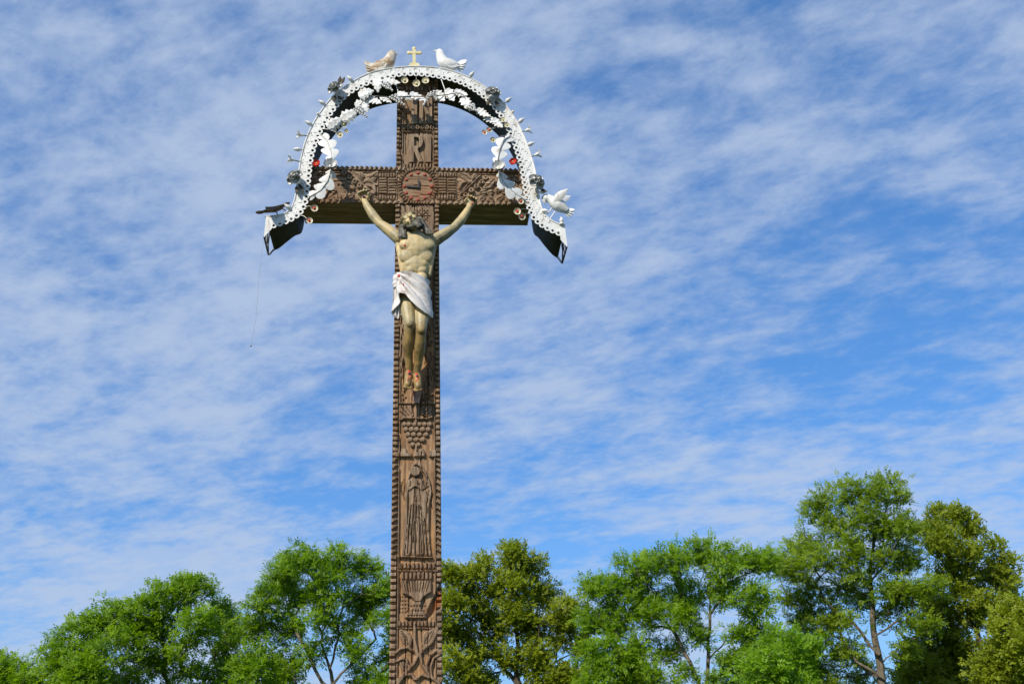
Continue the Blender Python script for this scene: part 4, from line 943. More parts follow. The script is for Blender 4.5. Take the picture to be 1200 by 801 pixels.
# trunk
E(489, 291, -0.125, 21.5, 12.8, 22); limb([(469, 279, -0.115, 7.0), (489, 278, -0.125, 8.5), (508, 281, -0.115, 7.0)])
E(487.5, 312, -0.125, 17.5, 11.0, 17); E(485, 336, -0.115, 18, 11.5, 17)
E(478.8, 286.5, -0.166, 11.0, 5.0, 8.0); E(499.2, 287.5, -0.166, 11.0, 5.0, 8.0)                     # breast
for s_, cu in ((-1, 481.0), (1, 494.0)):                                                           # rib arch and belly
    E(cu+s_*3.0, 300, -0.160, 10.0, 4.4, 9.0); E(cu+s_*0.5, 309.5, -0.160, 6.4, 4.2, 5.4); E(cu+0.2, 317, -0.160, 6.0, 4.3, 5.2); E(cu+0.4, 325, -0.160, 6.4, 4.4, 6.6)
    limb([(cu+s_*14.5, 287, -0.118, 3.6), (cu+s_*11.5, 306, -0.135, 3.0), (cu+s_*9, 322, -0.130, 2.6)], n=10)
limb([(488.5, 281, -0.125, 7.5), (486.5, 268, -0.150, 5.6)])
# arms
limb([(467.5, 279.5, -0.118, 7.6), (456, 270, -0.105, 6.7), (445, 262, -0.090, 5.4), (438, 253.5, -0.080, 5.6), (431, 243, -0.068, 4.6), (427.6, 236.5, -0.060, 3.7)])
limb([(509.5, 281.5, -0.118, 7.6), (521, 274.5, -0.105, 6.7), (532, 267, -0.090, 5.4), (540, 258.5, -0.080, 5.6), (546, 249.5, -0.068, 4.6), (549.6, 243.2, -0.060, 3.7)])
# hands: palm, four curled fingers, thumb
def hand(w, tip, lat, yb):
    """w wrist px, tip = direction of the fingers, lat = towards the thumb"""
    t = np.array(tip, float); t /= np.hypot(*t); l = np.array(lat, float); l -= t*(l@t); l /= np.hypot(*l); w = np.array(w, float)
    pc = w+t*4.2
    ax0 = (P(*(w+l), yb)-P(*w, yb)).normalized(); ax2 = (P(*(w+t), yb)-P(*w, yb)).normalized(); ax1 = ax0.cross(ax2).normalized()
    bd.ball(P(*pc, yb), (5.6*SF, 3.3*SF, 6.0*SF), 14, 8, (ax0, ax1, ax2))
    for k, (o, L) in enumerate(((4.5, .92), (1.5, 1.08), (-1.5, 1.0), (-4.4, .80))):
        b = pc+l*o+t*4.2
        limb([(*(b-t*1.5), yb, 1.75), (*(b+t*2.2*L+l*o*0.08), yb-0.006, 1.6), (*(b+t*4.2*L+l*o*0.14), yb-0.020, 1.5), (*(b+t*4.0*L+l*o*0.14), yb-0.036, 1.35)], n=8)
    b = pc+l*4.2-t*1.5
    limb([(*b, yb, 2.1), (*(b+l*2.4+t*2.4), yb-0.014, 1.9), (*(b+l*1.8+t*5.2), yb-0.026, 1.6)], n=8)
hand((427.6, 236.0), (-2.2, -9), (9, -2.2), -0.055); hand((549.8, 242.5), (3.2, -9), (-9, -3.2), -0.055)
# legs and feet
limb([(475, 340, -0.112, 9.4), (477.5, 361, -0.165, 8.6), (480, 379, -0.200, 6.3), (479.5, 388, -0.186, 5.7), (478.0, 402, -0.155, 6.2), (478.8, 419, -0.115, 4.8), (479.8, 433, -0.090, 3.8)])
limb([(495, 342, -0.112, 9.2), (494.5, 365, -0.162, 8.4), (493.4, 386, -0.200, 6.3), (492.8, 395, -0.186, 5.7), (492, 408, -0.155, 6.2), (490.4, 423, -0.115, 4.8), (488.6, 436, -0.090, 3.8)])
E(480.2, 379, -0.222, 4.6, 3.6, 4.8); E(493.6, 386.5, -0.222, 4.6, 3.6, 4.8)
def foot(a, b, s_):
    limb([(*a, -0.086, 4.4), ((a[0]+b[0])/2, (a[1]+b[1])/2, -0.108, 4.4), (*b, -0.120, 4.3)])
    E(a[0], a[1]+1, -0.062, 4.0, 4.0, 4.6)
    for k in range(5):
        o = (k-2)*1.75; L = 3.4-abs(k-(1.0 if s_ > 0 else 3.0))*0.5
        limb([(b[0]+o, b[1]+1.0, -0.120, 1.35), (b[0]+o*1.1, b[1]+1.0+L, -0.130, 1.15)], n=8)
foot((479.2, 437), (477.6, 450.5), -1); foot((488.8, 440), (490, 453.5), 1)
# head, bent towards the shoulder and lifted
HU = Vector((-0.60, 0.30, 0.72)).normalized(); HF = Vector((-0.20, -0.92, 0.22)); HF = (HF-HU*HF.dot(HU)).normalized(); HR = HF.cross(HU).normalized()
HC = P(481.5, 260, -0.168); hax = (HR, -HF, HU)
def hp(r, f, u): return HC+HR*(r*SF)+HF*(f*SF)+HU*(u*SF)
bd.ball(hp(0, -1, 3.0), (9.6*SF, 11.2*SF, 10.0*SF), 16, 10, hax); bd.ball(hp(0, 1.5, -3.5), (7.8*SF, 8.6*SF, 10.0*SF), 16, 10, hax)
bd.tube([hp(0, 9.0, 3.2), hp(0, 11.6, -1.2), hp(0, 12.6, -3.4), hp(0, 9.6, -4.6)], [1.3*SF, 1.7*SF, 2.2*SF, 1.6*SF], 8)
for s_ in (-1, 1):
    bd.ball(hp(3.8*s_, 8.2, 4.0), (3.6*SF, 1.8*SF, 1.5*SF), 10, 6, hax); bd.ball(hp(4.6*s_, 7.2, -3.0), (3.0*SF, 2.2*SF, 3.0*SF), 10, 6, hax)
    bd.ball(hp(3.7*s_, 8.6, 1.2), (2.2*SF, 1.3*SF, 1.1*SF), 10, 6, hax)
bd.ball(hp(0, 9.2, -6.8), (2.8*SF, 1.4*SF, 1.0*SF), 10, 6, hax)
FO = P(484, 452, -0.06)
fig = thing('crucifix_figure', 'painted crucified figure of a bearded man in a white loincloth nailed to the cross', 'statue', FO)
body = voxel(bd, 'body', M_SKIN, 0.0038, 4, fig, FO, 0.5)
me = body.data; co = np.zeros(len(me.vertices)*3, np.float32); me.vertices.foreach_get('co', co); co = co.reshape(-1, 3)+np.array(FO)
wz = smooth01((P(484, 372, -0.2).z-co[:, 2])/0.12)*0.85
me.attributes.new('worn', 'FLOAT', 'POINT').data.foreach_set('value', wz.astype(np.float32))
# hair, beard, crown of thorns
hb = MB()
hb.ball(hp(0, -3.2, 4.6), (10.6*SF, 11.0*SF, 9.6*SF), 16, 10, hax); hb.ball(hp(0, -5, -3), (10.0*SF, 8.0*SF, 10.5*SF), 16, 10, hax)
lock_l = [(473, 262, -0.15), (470.5, 268, -0.165), (472, 274, -0.178), (471.0, 278, -0.182)]
lock_r = [(491, 256, -0.135), (496, 262, -0.15), (499, 268, -0.17), (503, 274, -0.178)]
for base_, dx in ((lock_l, 2.6), (lock_r, 2.4)):
    for j in range(3):
        pts = [(u+(j-1)*dx*(0.4+0.25*i)+0.8*math.sin(i*2.1+j), v, y-0.004*j) for i, (u, v, y) in enumerate(base_)]
        limb([(u, v, y, 2.9-0.45*i) for i, (u, v, y) in enumerate(pts)], hb, 8)
        for i in range(9):
            f = i/8*3; a, b = pts[int(min(f, 2))], pts[int(min(f, 2))+1]; q = f-int(min(f, 2))
            hb.ball(P(a[0]+(b[0]-a[0])*q+1.2*math.sin(i*2.4+j), a[1]+(b[1]-a[1])*q, a[2]-0.008), 1.35*SF, 8, 5)
hair = voxel(hb, 'hair', M_HAIR, 0.0045, 1, fig, FO)
hb = MB()
hb.ball(hp(0, 4.8, -11.5), (6.2*SF, 5.0*SF, 5.6*SF), 14, 8, hax); hb.ball(hp(0, 6.4, -15), (3.8*SF, 3.2*SF, 4.0*SF), 12, 8, hax)
for s_ in (-1, 1):
    hb.tube([hp(8.2*s_, 0.5, -2), hp(7.6*s_, 3.0, -8), hp(3*s_, 6, -13)], [1.6*SF, 2.6*SF, 2.4*SF], 8); hb.tube([hp(0.3*s_, 10.0, -5.6), hp(2.8*s_, 9.2, -7.0), hp(4.6*s_, 7.0, -10)], [0.9*SF, 1.2*SF, 1.0*SF], 7)
    hb.ball(hp(1.6*s_, 6.6, -18), (1.8*SF, 1.6*SF, 2.6*SF), 8, 6, hax)
voxel(hb, 'beard', M_HAIR, 0.004, 2, fig, FO)
mb = MB()
for j in range(2):
    ring = [hp(10.6*math.cos(a)+0.5*math.sin(a*5+j*3), 10.8*math.sin(a)-1.4, 6.6+0.9*math.sin(a*6+j*math.pi)) for a in np.linspace(0, 2*math.pi, 40)]
    mb.tube(ring, 1.05*SF, 6, cap=False)
for i in range(22):
    a = i*2*math.pi/22; p = hp(10.8*math.cos(a), 11.0*math.sin(a)-1.4, 6.6); mb.lathe(p, (p-hp(0, -1.4, 5.0+3*(i % 2))), [(0, 0.0035), (0.016, 0.0005)], 5)
M_THORN = mat('tan_thorn_paint', (0.26, 0.19, 0.09), (0.46, 0.36, 0.18), scale=30, rough=0.6)
mb.build('crown_of_thorns', M_THORN, fig)
# loincloth: a draped shell with folds fanning out from the knot at the hip
nA, nV = 150, 46
def hem(u): return np.interp(u, [458, 463, 466.5, 468.5, 474, 480, 488, 497, 505, 510], [368, 366, 358, 349, 350.5, 358, 366, 371.5, 373.5, 366])
vs = []; fs = []
for i in range(nA):
    a = 2*math.pi*i/nA; ca, sa = math.cos(a), math.sin(a)            # sa < 0 is the front
    for j in range(nV+1):
        f = j/nV
        uu = 483.5+22*ca; vt = 322+(uu-462)*0.20; vb = hem(uu) if sa < 0 else 366.0+0*uu
        vv = vt+(vb-vt)*f; yc = -0.120-0.040*f
        rx = 19.6+2.0*smooth01(np.float64(f*1.6)); ry = 15.0+1.8*f
        th = math.atan2(vv-318, uu-456); rr = math.hypot(vv-318, uu-456)
        fold = (0.5*math.sin(th*21+0.05*rr)+1.5*abs(math.sin(th*12+1.3-0.03*rr))-0.9+0.3*math.sin(th*31+0.3))*min(1, rr/14)*(1 if sa < 0.25 else 0.3)
        edge_ = 0.6*math.exp(-f*14)+0.5*math.exp(-(1-f)*10)
        k = 2.0*fold+edge_-0.7
        c = P(483.5+0.8*f, vv, yc); vs.append((c.x+(rx+k)*SF*ca, yc+(ry+k*1.1)*SF*sa, c.z))
for i in range(nA):
    for j in range(nV): fs.append((i*(nV+1)+j, ((i+1) % nA)*(nV+1)+j, ((i+1) % nA)*(nV+1)+j+1, i*(nV+1)+j+1))
cm = Vector((P(484, 345, -0.14).x, -0.14, 0)); n0 = len(vs)
vin = [(x+(cm.x-x)*0.06, y+(cm.y-y)*0.06, z) for x, y, z in vs]; fi = [tuple(n0+k for k in f[::-1]) for f in fs]
rim = []
for i in range(nA):
    for j in (0, nV):
        a, b = i*(nV+1)+j, ((i+1) % nA)*(nV+1)+j; rim.append((a, b, n0+b, n0+a) if j == nV else (b, a, n0+a, n0+b))
cl_ = MB().add(vs+vin, fs+fi+rim).build('loincloth', M_CLOTH, fig, angle=70)
kb = MB()
E(465.5, 327, -0.165, 5.2, 4.6, 5.6, mb=kb); E(470, 326, -0.178, 3.8, 3.0, 4.6, mb=kb); E(463.5, 332.5, -0.170, 3.8, 3.6, 3.6, mb=kb)
limb([(462, 323.5, -0.170, 1.8), (467, 321.8, -0.182, 2.0), (471, 326, -0.186, 1.8), (468, 333, -0.184, 1.8), (462.5, 336, -0.178, 1.6)], kb, 8)
kn = voxel(kb, 'knot', M_CLOTH, 0.0045, 1, cl_, FO)
vs = []; fs = []; W_, S_ = 28, 18
for i in range(S_+1):
    f = i/S_; uc = 464.6+0.6*f; vv = 333+38*f; hw = 3.8+1.6*f
    for side in (0, 1):
        for j in range(W_+1):
            q = j/W_*2-1; yy = -0.172-0.008*f+0.0075*math.sin(q*8.5+0.8*f+0.4)*(0.6+0.6*f)+(0.006 if side else 0)
            vs.append(tuple(P(uc+q*hw, vv+(2.5*math.sin(q*4.2+1) if i == S_ else 0), yy)))
R_ = 2*(W_+1)
for i in range(S_):
    for j in range(W_):
        a = i*R_+j; fs.append((a, a+1, a+R_+1, a+R_)); b = a+W_+1; fs.append((b+1, b, b+R_, b+R_+1))
    a = i*R_; fs.append((a, a+R_, a+R_+W_+1, a+W_+1)); a += W_; fs.append((a, a+W_+1, a+R_+W_+1, a+R_))
for i in (0, S_):
    for j in range(W_): a = i*R_+j; fs.append((a, a+1, a+W_+2, a+W_+1))
MB().add(vs, fs).build('cloth_tail', M_CLOTH, cl_, angle=70)
# wounds and nails, laid on the surface
bv = BVHTree.FromPolygons([Vector(c) for c in co.tolist()], [tuple(p.vertices) for p in me.polygons])
def on_skin(u, v):
    d = Vector(ray(u, v)).normalized(); h = bv.ray_cast(Vector(CAM), d); return h[0], h[1]
for u, v, r in ((424, 229, 1.4), (427.5, 231, 1.2), (553.5, 232, 1.5), (555, 236, 1.3), (553, 239, 1.2), (479, 435.5, 1.8), (480.5, 441, 1.3), (478, 444, 1.0), (488, 438.5, 1.7), (489.5, 443, 1.4), (488, 446, 1.0), (474.5, 287.5, 1.2), (474.8, 292, 0.8), (480.5, 256.5, 1.0)):
    h, nn = on_skin(u, v)
    if h is None: continue
    e = nn.orthogonal().normalized(); MB().ball(h, (r*SF, r*SF*1.35, 0.0035), 9, 5, (Vector((1, 0, 0)), nn.cross(Vector((1, 0, 0))).normalized(), nn)).build('wound', M_BLOOD, fig)
for u, v in ((426, 230.5), (553.8, 234.5), (479.6, 438), (489.0, 441)):
    h, nn = on_skin(u, v)
    if h is not None: MB().lathe(h-nn*0.006, nn, [(0, 0.005), (0.009, 0.005), (0.010, 0.009), (0.014, 0.007), (0.016, 0.002)], 8).build('nail', M_BLACK, fig)
for (u, v, r) in ((467.5, 323, 1.8), (473, 333, 1.0), (475.5, 347, 1.6), (474.5, 345, 1.2)):
    d = Vector(ray(u, v)).normalized()
    ccv = BVHTree.FromPolygons([Vector(q.co)+FO for q in cl_.data.vertices]+[Vector(q.co)+FO for q in kn.data.vertices], [tuple(p.vertices) for p in cl_.data.polygons]+[tuple(i+len(cl_.data.vertices) for i in p.vertices) for p in kn.data.polygons])
    h = ccv.ray_cast(Vector(CAM), d)
    if h[0] is not None: MB().ball(h[0], (r*SF, 0.004, r*SF*1.2), 8, 5).build('stain', M_BLOOD, cl_)

# ------------------------------------------------------------------ trees
def fast_mesh(name, verts, quads, m, tint=None):
    me = bpy.data.meshes.new(name); nv, nf = len(verts), len(quads)
    me.vertices.add(nv); me.vertices.foreach_set('co', np.ascontiguousarray(verts, np.float32).ravel())
    me.loops.add(nf*4); me.loops.foreach_set('vertex_index', np.ascontiguousarray(quads, np.int32).ravel())
    me.polygons.add(nf); me.polygons.foreach_set('loop_start', np.arange(0, nf*4, 4, dtype=np.int32)); me.polygons.foreach_set('loop_total', np.full(nf, 4, np.int32))
    if tint is not None: me.attributes.new('tint', 'FLOAT', 'POINT').data.foreach_set('value', tint.astype(np.float32))
    me.materials.append(m); me.update(calc_edges=True); me.validate(); return me

def leaf_template(kind, r):
    """one spray: (k, 4, 3) quads; x along the stalk, y sideways, z up"""
    out = []
    def quad(base, d, s, L, w, droop):
        d = d/np.linalg.norm(d); s = s-d*(s@d); s /= np.linalg.norm(s); n = np.cross(d, s)
        out.append([base, base+d*L*0.45+s*w/2-n*w*0.12, base+d*L-n*droop, base+d*L*0.45-s*w/2-n*w*0.12])
    if kind in ('ash', 'thin', 'bright'):
        L = 0.27
        for i in range(4):
            x = L*(0.25+0.2*i); b = np.array([x, 0, 0.02*math.sin(3*x/L)-0.10*(x/L)**2*L])
            if i == 3:
                quad(b, np.array([1, 0, -0.25]), np.array([0, 1, 0.0]), 0.115, 0.050, 0.01); continue
            for s in (-1, 1):
                quad(b, np.array([0.55, s, -0.15+0.1*r.normal()]), np.array([-s, 0.55, 0.15*r.normal()]), 0.110, 0.046, 0.012)
    else:
        for i in range(7):
            x = 0.05+0.035*i; s = -1 if i % 2 else 1
            d = np.array([0.6, s*0.8, 0.3*r.normal()]) if i < 6 else np.array([1, 0, 0.0])
            quad(np.array([x, 0, 0]), d, np.array([-s*0.8, 0.6, 0.5*r.normal()]), 0.095, 0.072, 0.01)
    return np.array(out)

def make_tree(name, label, cat, dist, trunk, lobes, kind, bark, seed, dens=1.0, leaves=22, clump=0.50, group=None, rtrunk=0.17):
    r = np.random.default_rng(seed); sc = dist/FPX*1.02
    base = T(*trunk[0][0], dist); base[2] = 0.0
    root = thing(name, label, cat, Vector(base), group)
    # skeleton: given stems first
    nodes, par, plen = [], [], []
    def addn(p, k):
        nodes.append(np.array(p, float)); par.append(k); plen.append(0.0 if k < 0 else plen[k]+np.linalg.norm(nodes[k]-nodes[-1])); return len(nodes)-1
    k = addn(base+np.array([0, 0, -0.1]), -1)
    for ti, path in enumerate(trunk):
        pts = [T(u, v, dist+(0 if ti == 0 else r.normal()*0.5)) for u, v in path]
        if ti == 0: cur = k; prev = base
        else:
            dd = [np.linalg.norm(n-pts[0]) for n in nodes]; cur = int(np.argmin(dd)); prev = nodes[cur]
        for p in pts:
            n = max(1, int(np.linalg.norm(p-prev)/0.45))
            for i in range(1, n+1):
                q = prev+(p-prev)*(i/n); q = q+r.normal(size=3)*0.05; cur = addn(q, cur)
            prev = p
    z0 = nodes[1][2]
    # clump centres inside the lobes of the crown
    att = []; tcl = []; cens = []
    for (u, v, rad) in lobes:
        R = rad*sc*0.93; c = T(u, v, dist+r.normal()*R*1.2); cens.append((u, v, c))
        n = max(3, int(dens*25*(rad/22.0)**2*(sc/0.042)**1.2))
        for i in range(n):
            d = r.normal(size=3); d /= np.linalg.norm(d); q = c+d*R*(0.25+0.75*r.random()**0.45)*np.array([1, 1.25, 0.92])
            att.append(q); tcl.append(r.random())
    for _ in range(int(0.22*len(att))):                           # fill between neighbouring lobes
        i, j = r.integers(0, len(cens), 2); a_, b_ = cens[i], cens[j]
        if math.hypot(a_[0]-b_[0], a_[1]-b_[1]) > 62: continue
        att.append(a_[2]+(b_[2]-a_[2])*r.random()+r.normal(size=3)*0.35); tcl.append(r.random())
    att = np.array(att); tcl = np.array(tcl)
    crown_c = att.mean(0); order = np.argsort(np.linalg.norm(att-np.array([base[0], base[1], att[:, 2].min()]), axis=1))
    tips = []; twigs = []
    for a in order:
        p = att[a]; NN = np.array(nodes); d = np.linalg.norm(NN-p, axis=1); up = np.clip((NN[:, 2]-p[2]), 0, None)
        cost = d+0.28*np.array(plen)+1.2*up; cost[0:4] += 6; kbest = int(np.argmin(cost))
        a0 = nodes[kbest]; L = np.linalg.norm(p-a0); n = max(1, int(L/0.38)); cur = kbest
        sag = r.normal(size=3)*0.10*L; sag[2] += 0.10*L
        for i in range(1, n+1):
            f = i/n; q = a0+(p-a0)*f+sag*math.sin(math.pi*f)*0.6+(r.normal(size=3)*0.03 if i < n else 0); cur = addn(q, cur)
        tips.append(cur)
    # sparse inner twigs along the limbs
    n_in = len(nodes)
    for i in r.choice(np.arange(8, n_in), size=min(n_in-8, int(0.09*n_in)), replace=False):
        d = nodes[i]-nodes[par[i]]; d = d/max(np.linalg.norm(d), 1e-6)+r.normal(size=3)*0.8; d[2] += 0.25; d /= np.linalg.norm(d); cur = i; L = 0.35+0.5*r.random()
        for f in (0.34, 0.67, 1.0): cur = addn(nodes[i]+d*L*f+r.normal(size=3)*0.03, cur)
        twigs.append(cur)
    nodes = np.array(nodes); par = np.array(par)
    # pipe-model radii
    w = np.zeros(len(nodes)); w[tips] += 1.0; w[twigs] += 0.3
    for i in range(len(nodes)-1, 0, -1): w[par[i]] += w[i]
    rad = 0.0075*np.maximum(w, 1)**0.52; rad = rad*min(1.6, max(0.55, rtrunk/rad[1:3].max())) if rad[1] > 0 else rad
    rad = np.maximum(rad, 0.006)
    # tubes, one frustum per segment
    idx = np.arange(1, len(nodes)); A, B = nodes[par[idx]], nodes[idx]; rb_ = rad[idx]; ra_ = np.minimum(rad[par[idx]], rb_*1.35+0.004)
    ra_[0] = rb_[0]*1.3
    t = B-A; ln = np.linalg.norm(t, axis=1, keepdims=True); t = t/np.maximum(ln, 1e-6)
    ref = np.where(np.abs(t[:, 2:3]) > 0.9, np.array([[1.0, 0, 0]]), np.array([[0, 0, 1.0]])); e1 = np.cross(t, ref); e1 /= np.linalg.norm(e1, axis=1, keepdims=True); e2 = np.cross(t, e1)
    K = 6; ang = np.arange(K)*2*math.pi/K; ring = np.cos(ang)[None, :, None]*e1[:, None]+np.sin(ang)[None, :, None]*e2[:, None]
    V0 = A[:, None]+ring*ra_[:, None, None]; V1 = (B+t*rb_[:, None]*0.4)[:, None]+ring*rb_[:, None, None]
    verts = np.concatenate([V0, V1], 1).reshape(-1, 3); m_ = len(idx); o = np.arange(m_)[:, None]*2*K; kk = np.arange(K)[None]
    quads = np.stack([o+kk, o+(kk+1) % K, o+K+(kk+1) % K, o+K+kk], -1).reshape(-1, 4)
    me = fast_mesh('trunk', verts-base, quads, bark); me.polygons.foreach_set('use_smooth', [True]*len(me.polygons)); link('trunk', me, root)
    # foliage: sprays round every tip and along its last twigs
    tmpl = [leaf_template(kind, r) for _ in range(5)]
    ti = np.array(tips); par_t = par[ti]; n_l = leaves
    cen = np.repeat(nodes[ti], n_l, 0); pc = np.repeat(nodes[par_t], n_l, 0); n = len(cen)
    d0 = nodes[ti]-nodes[par_t]; d0 /= np.maximum(np.linalg.norm(d0, axis=1, keepdims=True), 1e-6)
    outw = nodes[ti]-crown_c; outw /= np.linalg.norm(outw, axis=1, keepdims=True)
    sh = 0.5*d0+0.5*outw+np.array([0, 0, 0.55]); sh = np.repeat(sh, n_l, 0)
    dirs = sh*0.55+r.normal(size=(n, 3))*0.75; dirs[:, 2] *= 0.92; dirs[:, 2] -= 0.05; dirs /= np.linalg.norm(dirs, axis=1, keepdims=True)
    spread = np.clip(r.normal(size=(n, 3)), -1.7, 1.7)*clump*np.array([0.52, 0.52, 0.33]); f = r.random((n, 1))**2*0.8
    org = cen*(1-f)+pc*f+spread
    upv = np.array([[-0.25, -0.35, 1.0]])+r.normal(size=(n, 3))*0.32
    sx = dirs; sy = np.cross(upv, sx); sy /= np.maximum(np.linalg.norm(sy, axis=1, keepdims=True), 1e-6); sz = np.cross(sx, sy)
    scl = 0.75+0.5*r.random(n); choice = r.integers(0, 5, n); tb = np.repeat(tcl[order], n_l)
    allv, allt = [], []
    for c in range(5):
        s = np.where(choice == c)[0]; tp = tmpl[c]*1.38; kq = len(tp)
        q = tp.reshape(-1, 3)
        vv = org[s][:, None]+(q[None, :, 0:1]*sx[s][:, None]+q[None, :, 1:2]*sy[s][:, None]+q[None, :, 2:3]*sz[s][:, None])*scl[s][:, None, None]
        allv.append(vv.reshape(-1, 3)); tv = np.clip(0.75*tb[s]+0.45*r.random(len(s))-0.1, 0, 1.15); allt.append(np.repeat(tv, kq*4))
    verts = np.concatenate(allv); quads = np.arange(len(verts)).reshape(-1, 4)
    cr_ = link('crown', fast_mesh('crown', verts-base, quads, M_LEAF[kind], np.concatenate(allt)), root); cr_['kind'] = 'stuff'
    return root
G = 'row of trees behind the cross'
make_tree('ash_tree', 'low bushy green ash at the open end of the tree row', 'tree', 50, [[(8, 850), (8, 815)]],
          [(6, 795, 24), (32, 806, 18), (-25, 800, 32), (10, 825, 28)], 'ash', M_BARK, 1, 1.0, group=G, rtrunk=0.12)
make_tree('ash_tree', 'broad bright green ash with a lower sloping shoulder and forked bare stems', 'tree', 47, [[(203, 870), (197, 800), (191, 760), (187, 725)], [(200, 815), (225, 782), (247, 755)], [(196, 790), (165, 770), (158, 740)], [(197, 820), (130, 790), (105, 760)]],
          [(75, 768, 24), (100, 738, 21), (132, 724, 22), (165, 722, 24), (195, 705, 22), (228, 697, 20), (222, 684, 12), (255, 724, 23), (266, 757, 18), (230, 735, 22), (120, 770, 26), (155, 755, 22), (60, 800, 22), (100, 805, 26), (258, 790, 18), (150, 805, 24), (185, 738, 16), (85, 820, 26), (135, 822, 24), (240, 815, 18), (275, 735, 10), (200, 770, 12), (215, 790, 14), (275, 780, 14), (180, 780, 14)], 'ash', M_BARK, 2, 1.0, group=G)
make_tree('ash_tree', 'rounded fresh green ash with pale forked trunk close beside the post', 'tree', 44, [[(391, 880), (388, 790), (378, 755), (374, 715)], [(386, 785), (398, 745), (402, 700)], [(388, 812), (369, 785), (352, 745)], [(389, 800), (420, 770), (440, 750)]],
          [(331, 672, 21), (356, 654, 19), (390, 658, 20), (424, 672, 20), (447, 694, 20), (312, 703, 18), (345, 697, 24), (385, 692, 22), (420, 715, 22), (458, 728, 20), (303, 742, 20), (335, 737, 20), (300, 782, 24), (330, 788, 24), (458, 768, 18), (448, 798, 18), (375, 722, 16), (315, 815, 24), (345, 820, 16), (465, 700, 16), (475, 745, 18), (415, 760, 14), (362, 760, 14), (425, 795, 16), (400, 735, 12)], 'ash', M_BARK, 3, 1.0, group=G)
make_tree('oak_tree', 'olive green oak with dark spreading limbs just behind the post', 'tree', 52, [[(607, 860), (606, 790), (606, 745), (603, 695)], [(605, 800), (585, 775), (560, 758), (530, 748)], [(607, 805), (650, 775), (684, 757)], [(606, 770), (640, 745)]],
          [(540, 680, 18), (565, 670, 18), (598, 654, 18), (603, 645, 10), (625, 666, 16), (636, 698, 20), (600, 690, 22), (565, 705, 22), (530, 712, 20), (665, 712, 17), (540, 745, 20), (575, 735, 18), (622, 730, 18), (655, 740, 18), (682, 752, 14), (535, 785, 24), (565, 795, 18), (642, 790, 22), (672, 798, 22), (510, 738, 22), (498, 700, 20), (520, 672, 12), (550, 815, 22), (650, 815, 22), (690, 690, 9), (590, 770, 14), (620, 775, 12), (600, 720, 18), (560, 770, 14), (630, 760, 14)], 'olive', M_BARKD, 4, 0.95, leaves=23, group=G, rtrunk=0.24)
make_tree('ash_tree', 'widest dense deep green ash beside the oak with slim straight stems', 'tree', 45, [[(827, 870), (828, 795), (831, 750), (834, 705), (832, 675)], [(824, 812), (808, 775), (795, 750)], [(826, 820), (770, 800), (740, 772)], [(829, 775), (850, 745), (862, 725)]],
          [(698, 690, 17), (725, 690, 19), (755, 672, 21), (785, 663, 20), (824, 651, 20), (853, 656, 18), (880, 662, 16), (900, 655, 14), (720, 727, 25), (760, 715, 25), (800, 700, 23), (845, 695, 21), (880, 705, 20), (705, 768, 24), (745, 770, 22), (782, 758, 16), (862, 742, 14), (702, 805, 24), (748, 810, 22), (800, 792, 10), (885, 745, 16), (690, 725, 16), (730, 660, 8), (765, 652, 8), (800, 725, 16), (868, 790, 16), (855, 770, 12), (770, 790, 16), (725, 790, 18), (880, 775, 16), (820, 740, 12), (845, 800, 12)], 'ash', M_BARK, 5, 1.05, group=G)
make_tree('ash_sapling', 'small bright young ash in front of the tallest tree', 'tree', 38, [[(915, 880), (915, 800), (916, 765)]],
          [(916, 757, 19), (898, 782, 18), (932, 780, 18), (946, 764, 11), (915, 808, 24), (886, 800, 14), (940, 810, 16)], 'bright', M_BARK, 6, 1.1, group=G, rtrunk=0.08)
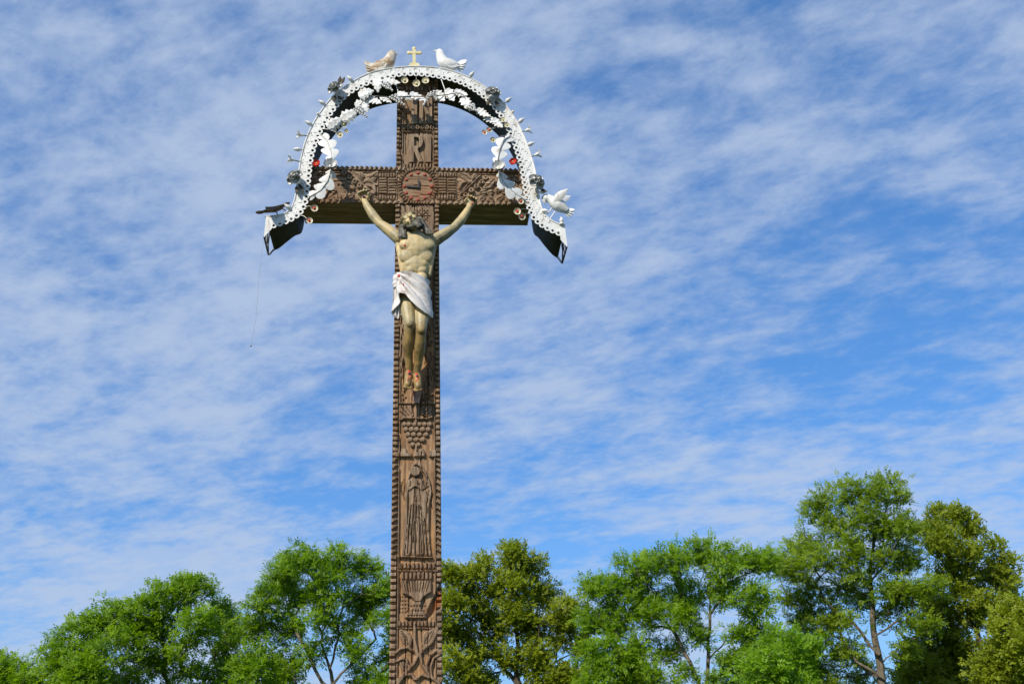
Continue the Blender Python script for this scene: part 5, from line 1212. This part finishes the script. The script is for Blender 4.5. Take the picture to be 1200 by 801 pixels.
make_tree('ash_tree', 'tallest tree, an airy ash with see-through crown and long straight trunk', 'tree', 50, [[(1040, 880), (1034, 795), (1026, 750), (1022, 700), (1022, 660), (1027, 615)], [(1030, 765), (1000, 730), (978, 714)], [(1027, 745), (1050, 728), (1074, 724)], [(1023, 700), (975, 688), (932, 680)], [(1022, 695), (1005, 665), (1000, 630)], [(1034, 795), (1005, 775), (988, 752)], [(1022, 680), (1045, 650), (1060, 620)]],
          [(943, 638, 18), (953, 600, 14), (964, 583, 12), (994, 580, 15), (1029, 578, 15), (1050, 586, 12), (975, 618, 18), (1010, 608, 18), (1045, 622, 20), (1064, 612, 12), (930, 668, 17), (965, 656, 18), (1000, 645, 18), (1040, 660, 18), (1070, 652, 17), (950, 698, 17), (985, 690, 14), (1060, 698, 18), (1085, 688, 16), (958, 740, 15), (992, 726, 11), (958, 782, 17), (985, 765, 11), (1078, 728, 16), (910, 662, 14), (972, 800, 16), (1048, 566, 5), (1028, 563, 6), (990, 566, 6), (1000, 762, 15), (1012, 792, 14), (974, 722, 14), (940, 728, 15), (1005, 700, 15), (1045, 690, 14), (1062, 762, 12), (1040, 715, 10), (1000, 670, 14), (930, 700, 12), (945, 760, 12)], 'thin', M_BARK, 7, 1.1, leaves=20, clump=0.54, group=G, rtrunk=0.20)
make_tree('alder_tree', 'dark olive alder with ragged sideways branches behind the tallest tree', 'tree', 56, [[(1168, 860), (1158, 790), (1148, 755), (1130, 700), (1112, 640), (1108, 605)], [(1140, 730), (1165, 690), (1178, 665)], [(1125, 690), (1150, 650), (1168, 640)], [(1152, 770), (1110, 745), (1085, 735)]],
          [(1105, 603, 11), (1124, 606, 11), (1090, 622, 14), (1136, 622, 11), (1108, 640, 20), (1140, 648, 13), (1164, 643, 9), (1178, 657, 8), (1120, 678, 20), (1156, 676, 15), (1180, 676, 8), (1100, 708, 20), (1140, 708, 20), (1172, 708, 11), (1090, 758, 22), (1122, 742, 22), (1100, 788, 22), (1132, 778, 20), (1072, 775, 18), (1070, 802, 20), (1150, 802, 18), (1105, 820, 24), (1186, 690, 6)], 'alder', M_BARKD, 8, 1.0, leaves=23, group=G)
make_tree('alder_tree', 'low yellowish alder at the end of the row beyond the ragged dark one', 'tree', 49, [[(1203, 870), (1197, 800), (1190, 760)]],
          [(1173, 738, 16), (1195, 722, 16), (1184, 768, 22), (1208, 758, 22), (1160, 790, 18), (1190, 800, 22), (1215, 790, 22), (1222, 740, 20), (1180, 822, 20)], 'olive', M_BARKD, 9, 1.0, leaves=23, group=G, rtrunk=0.12)
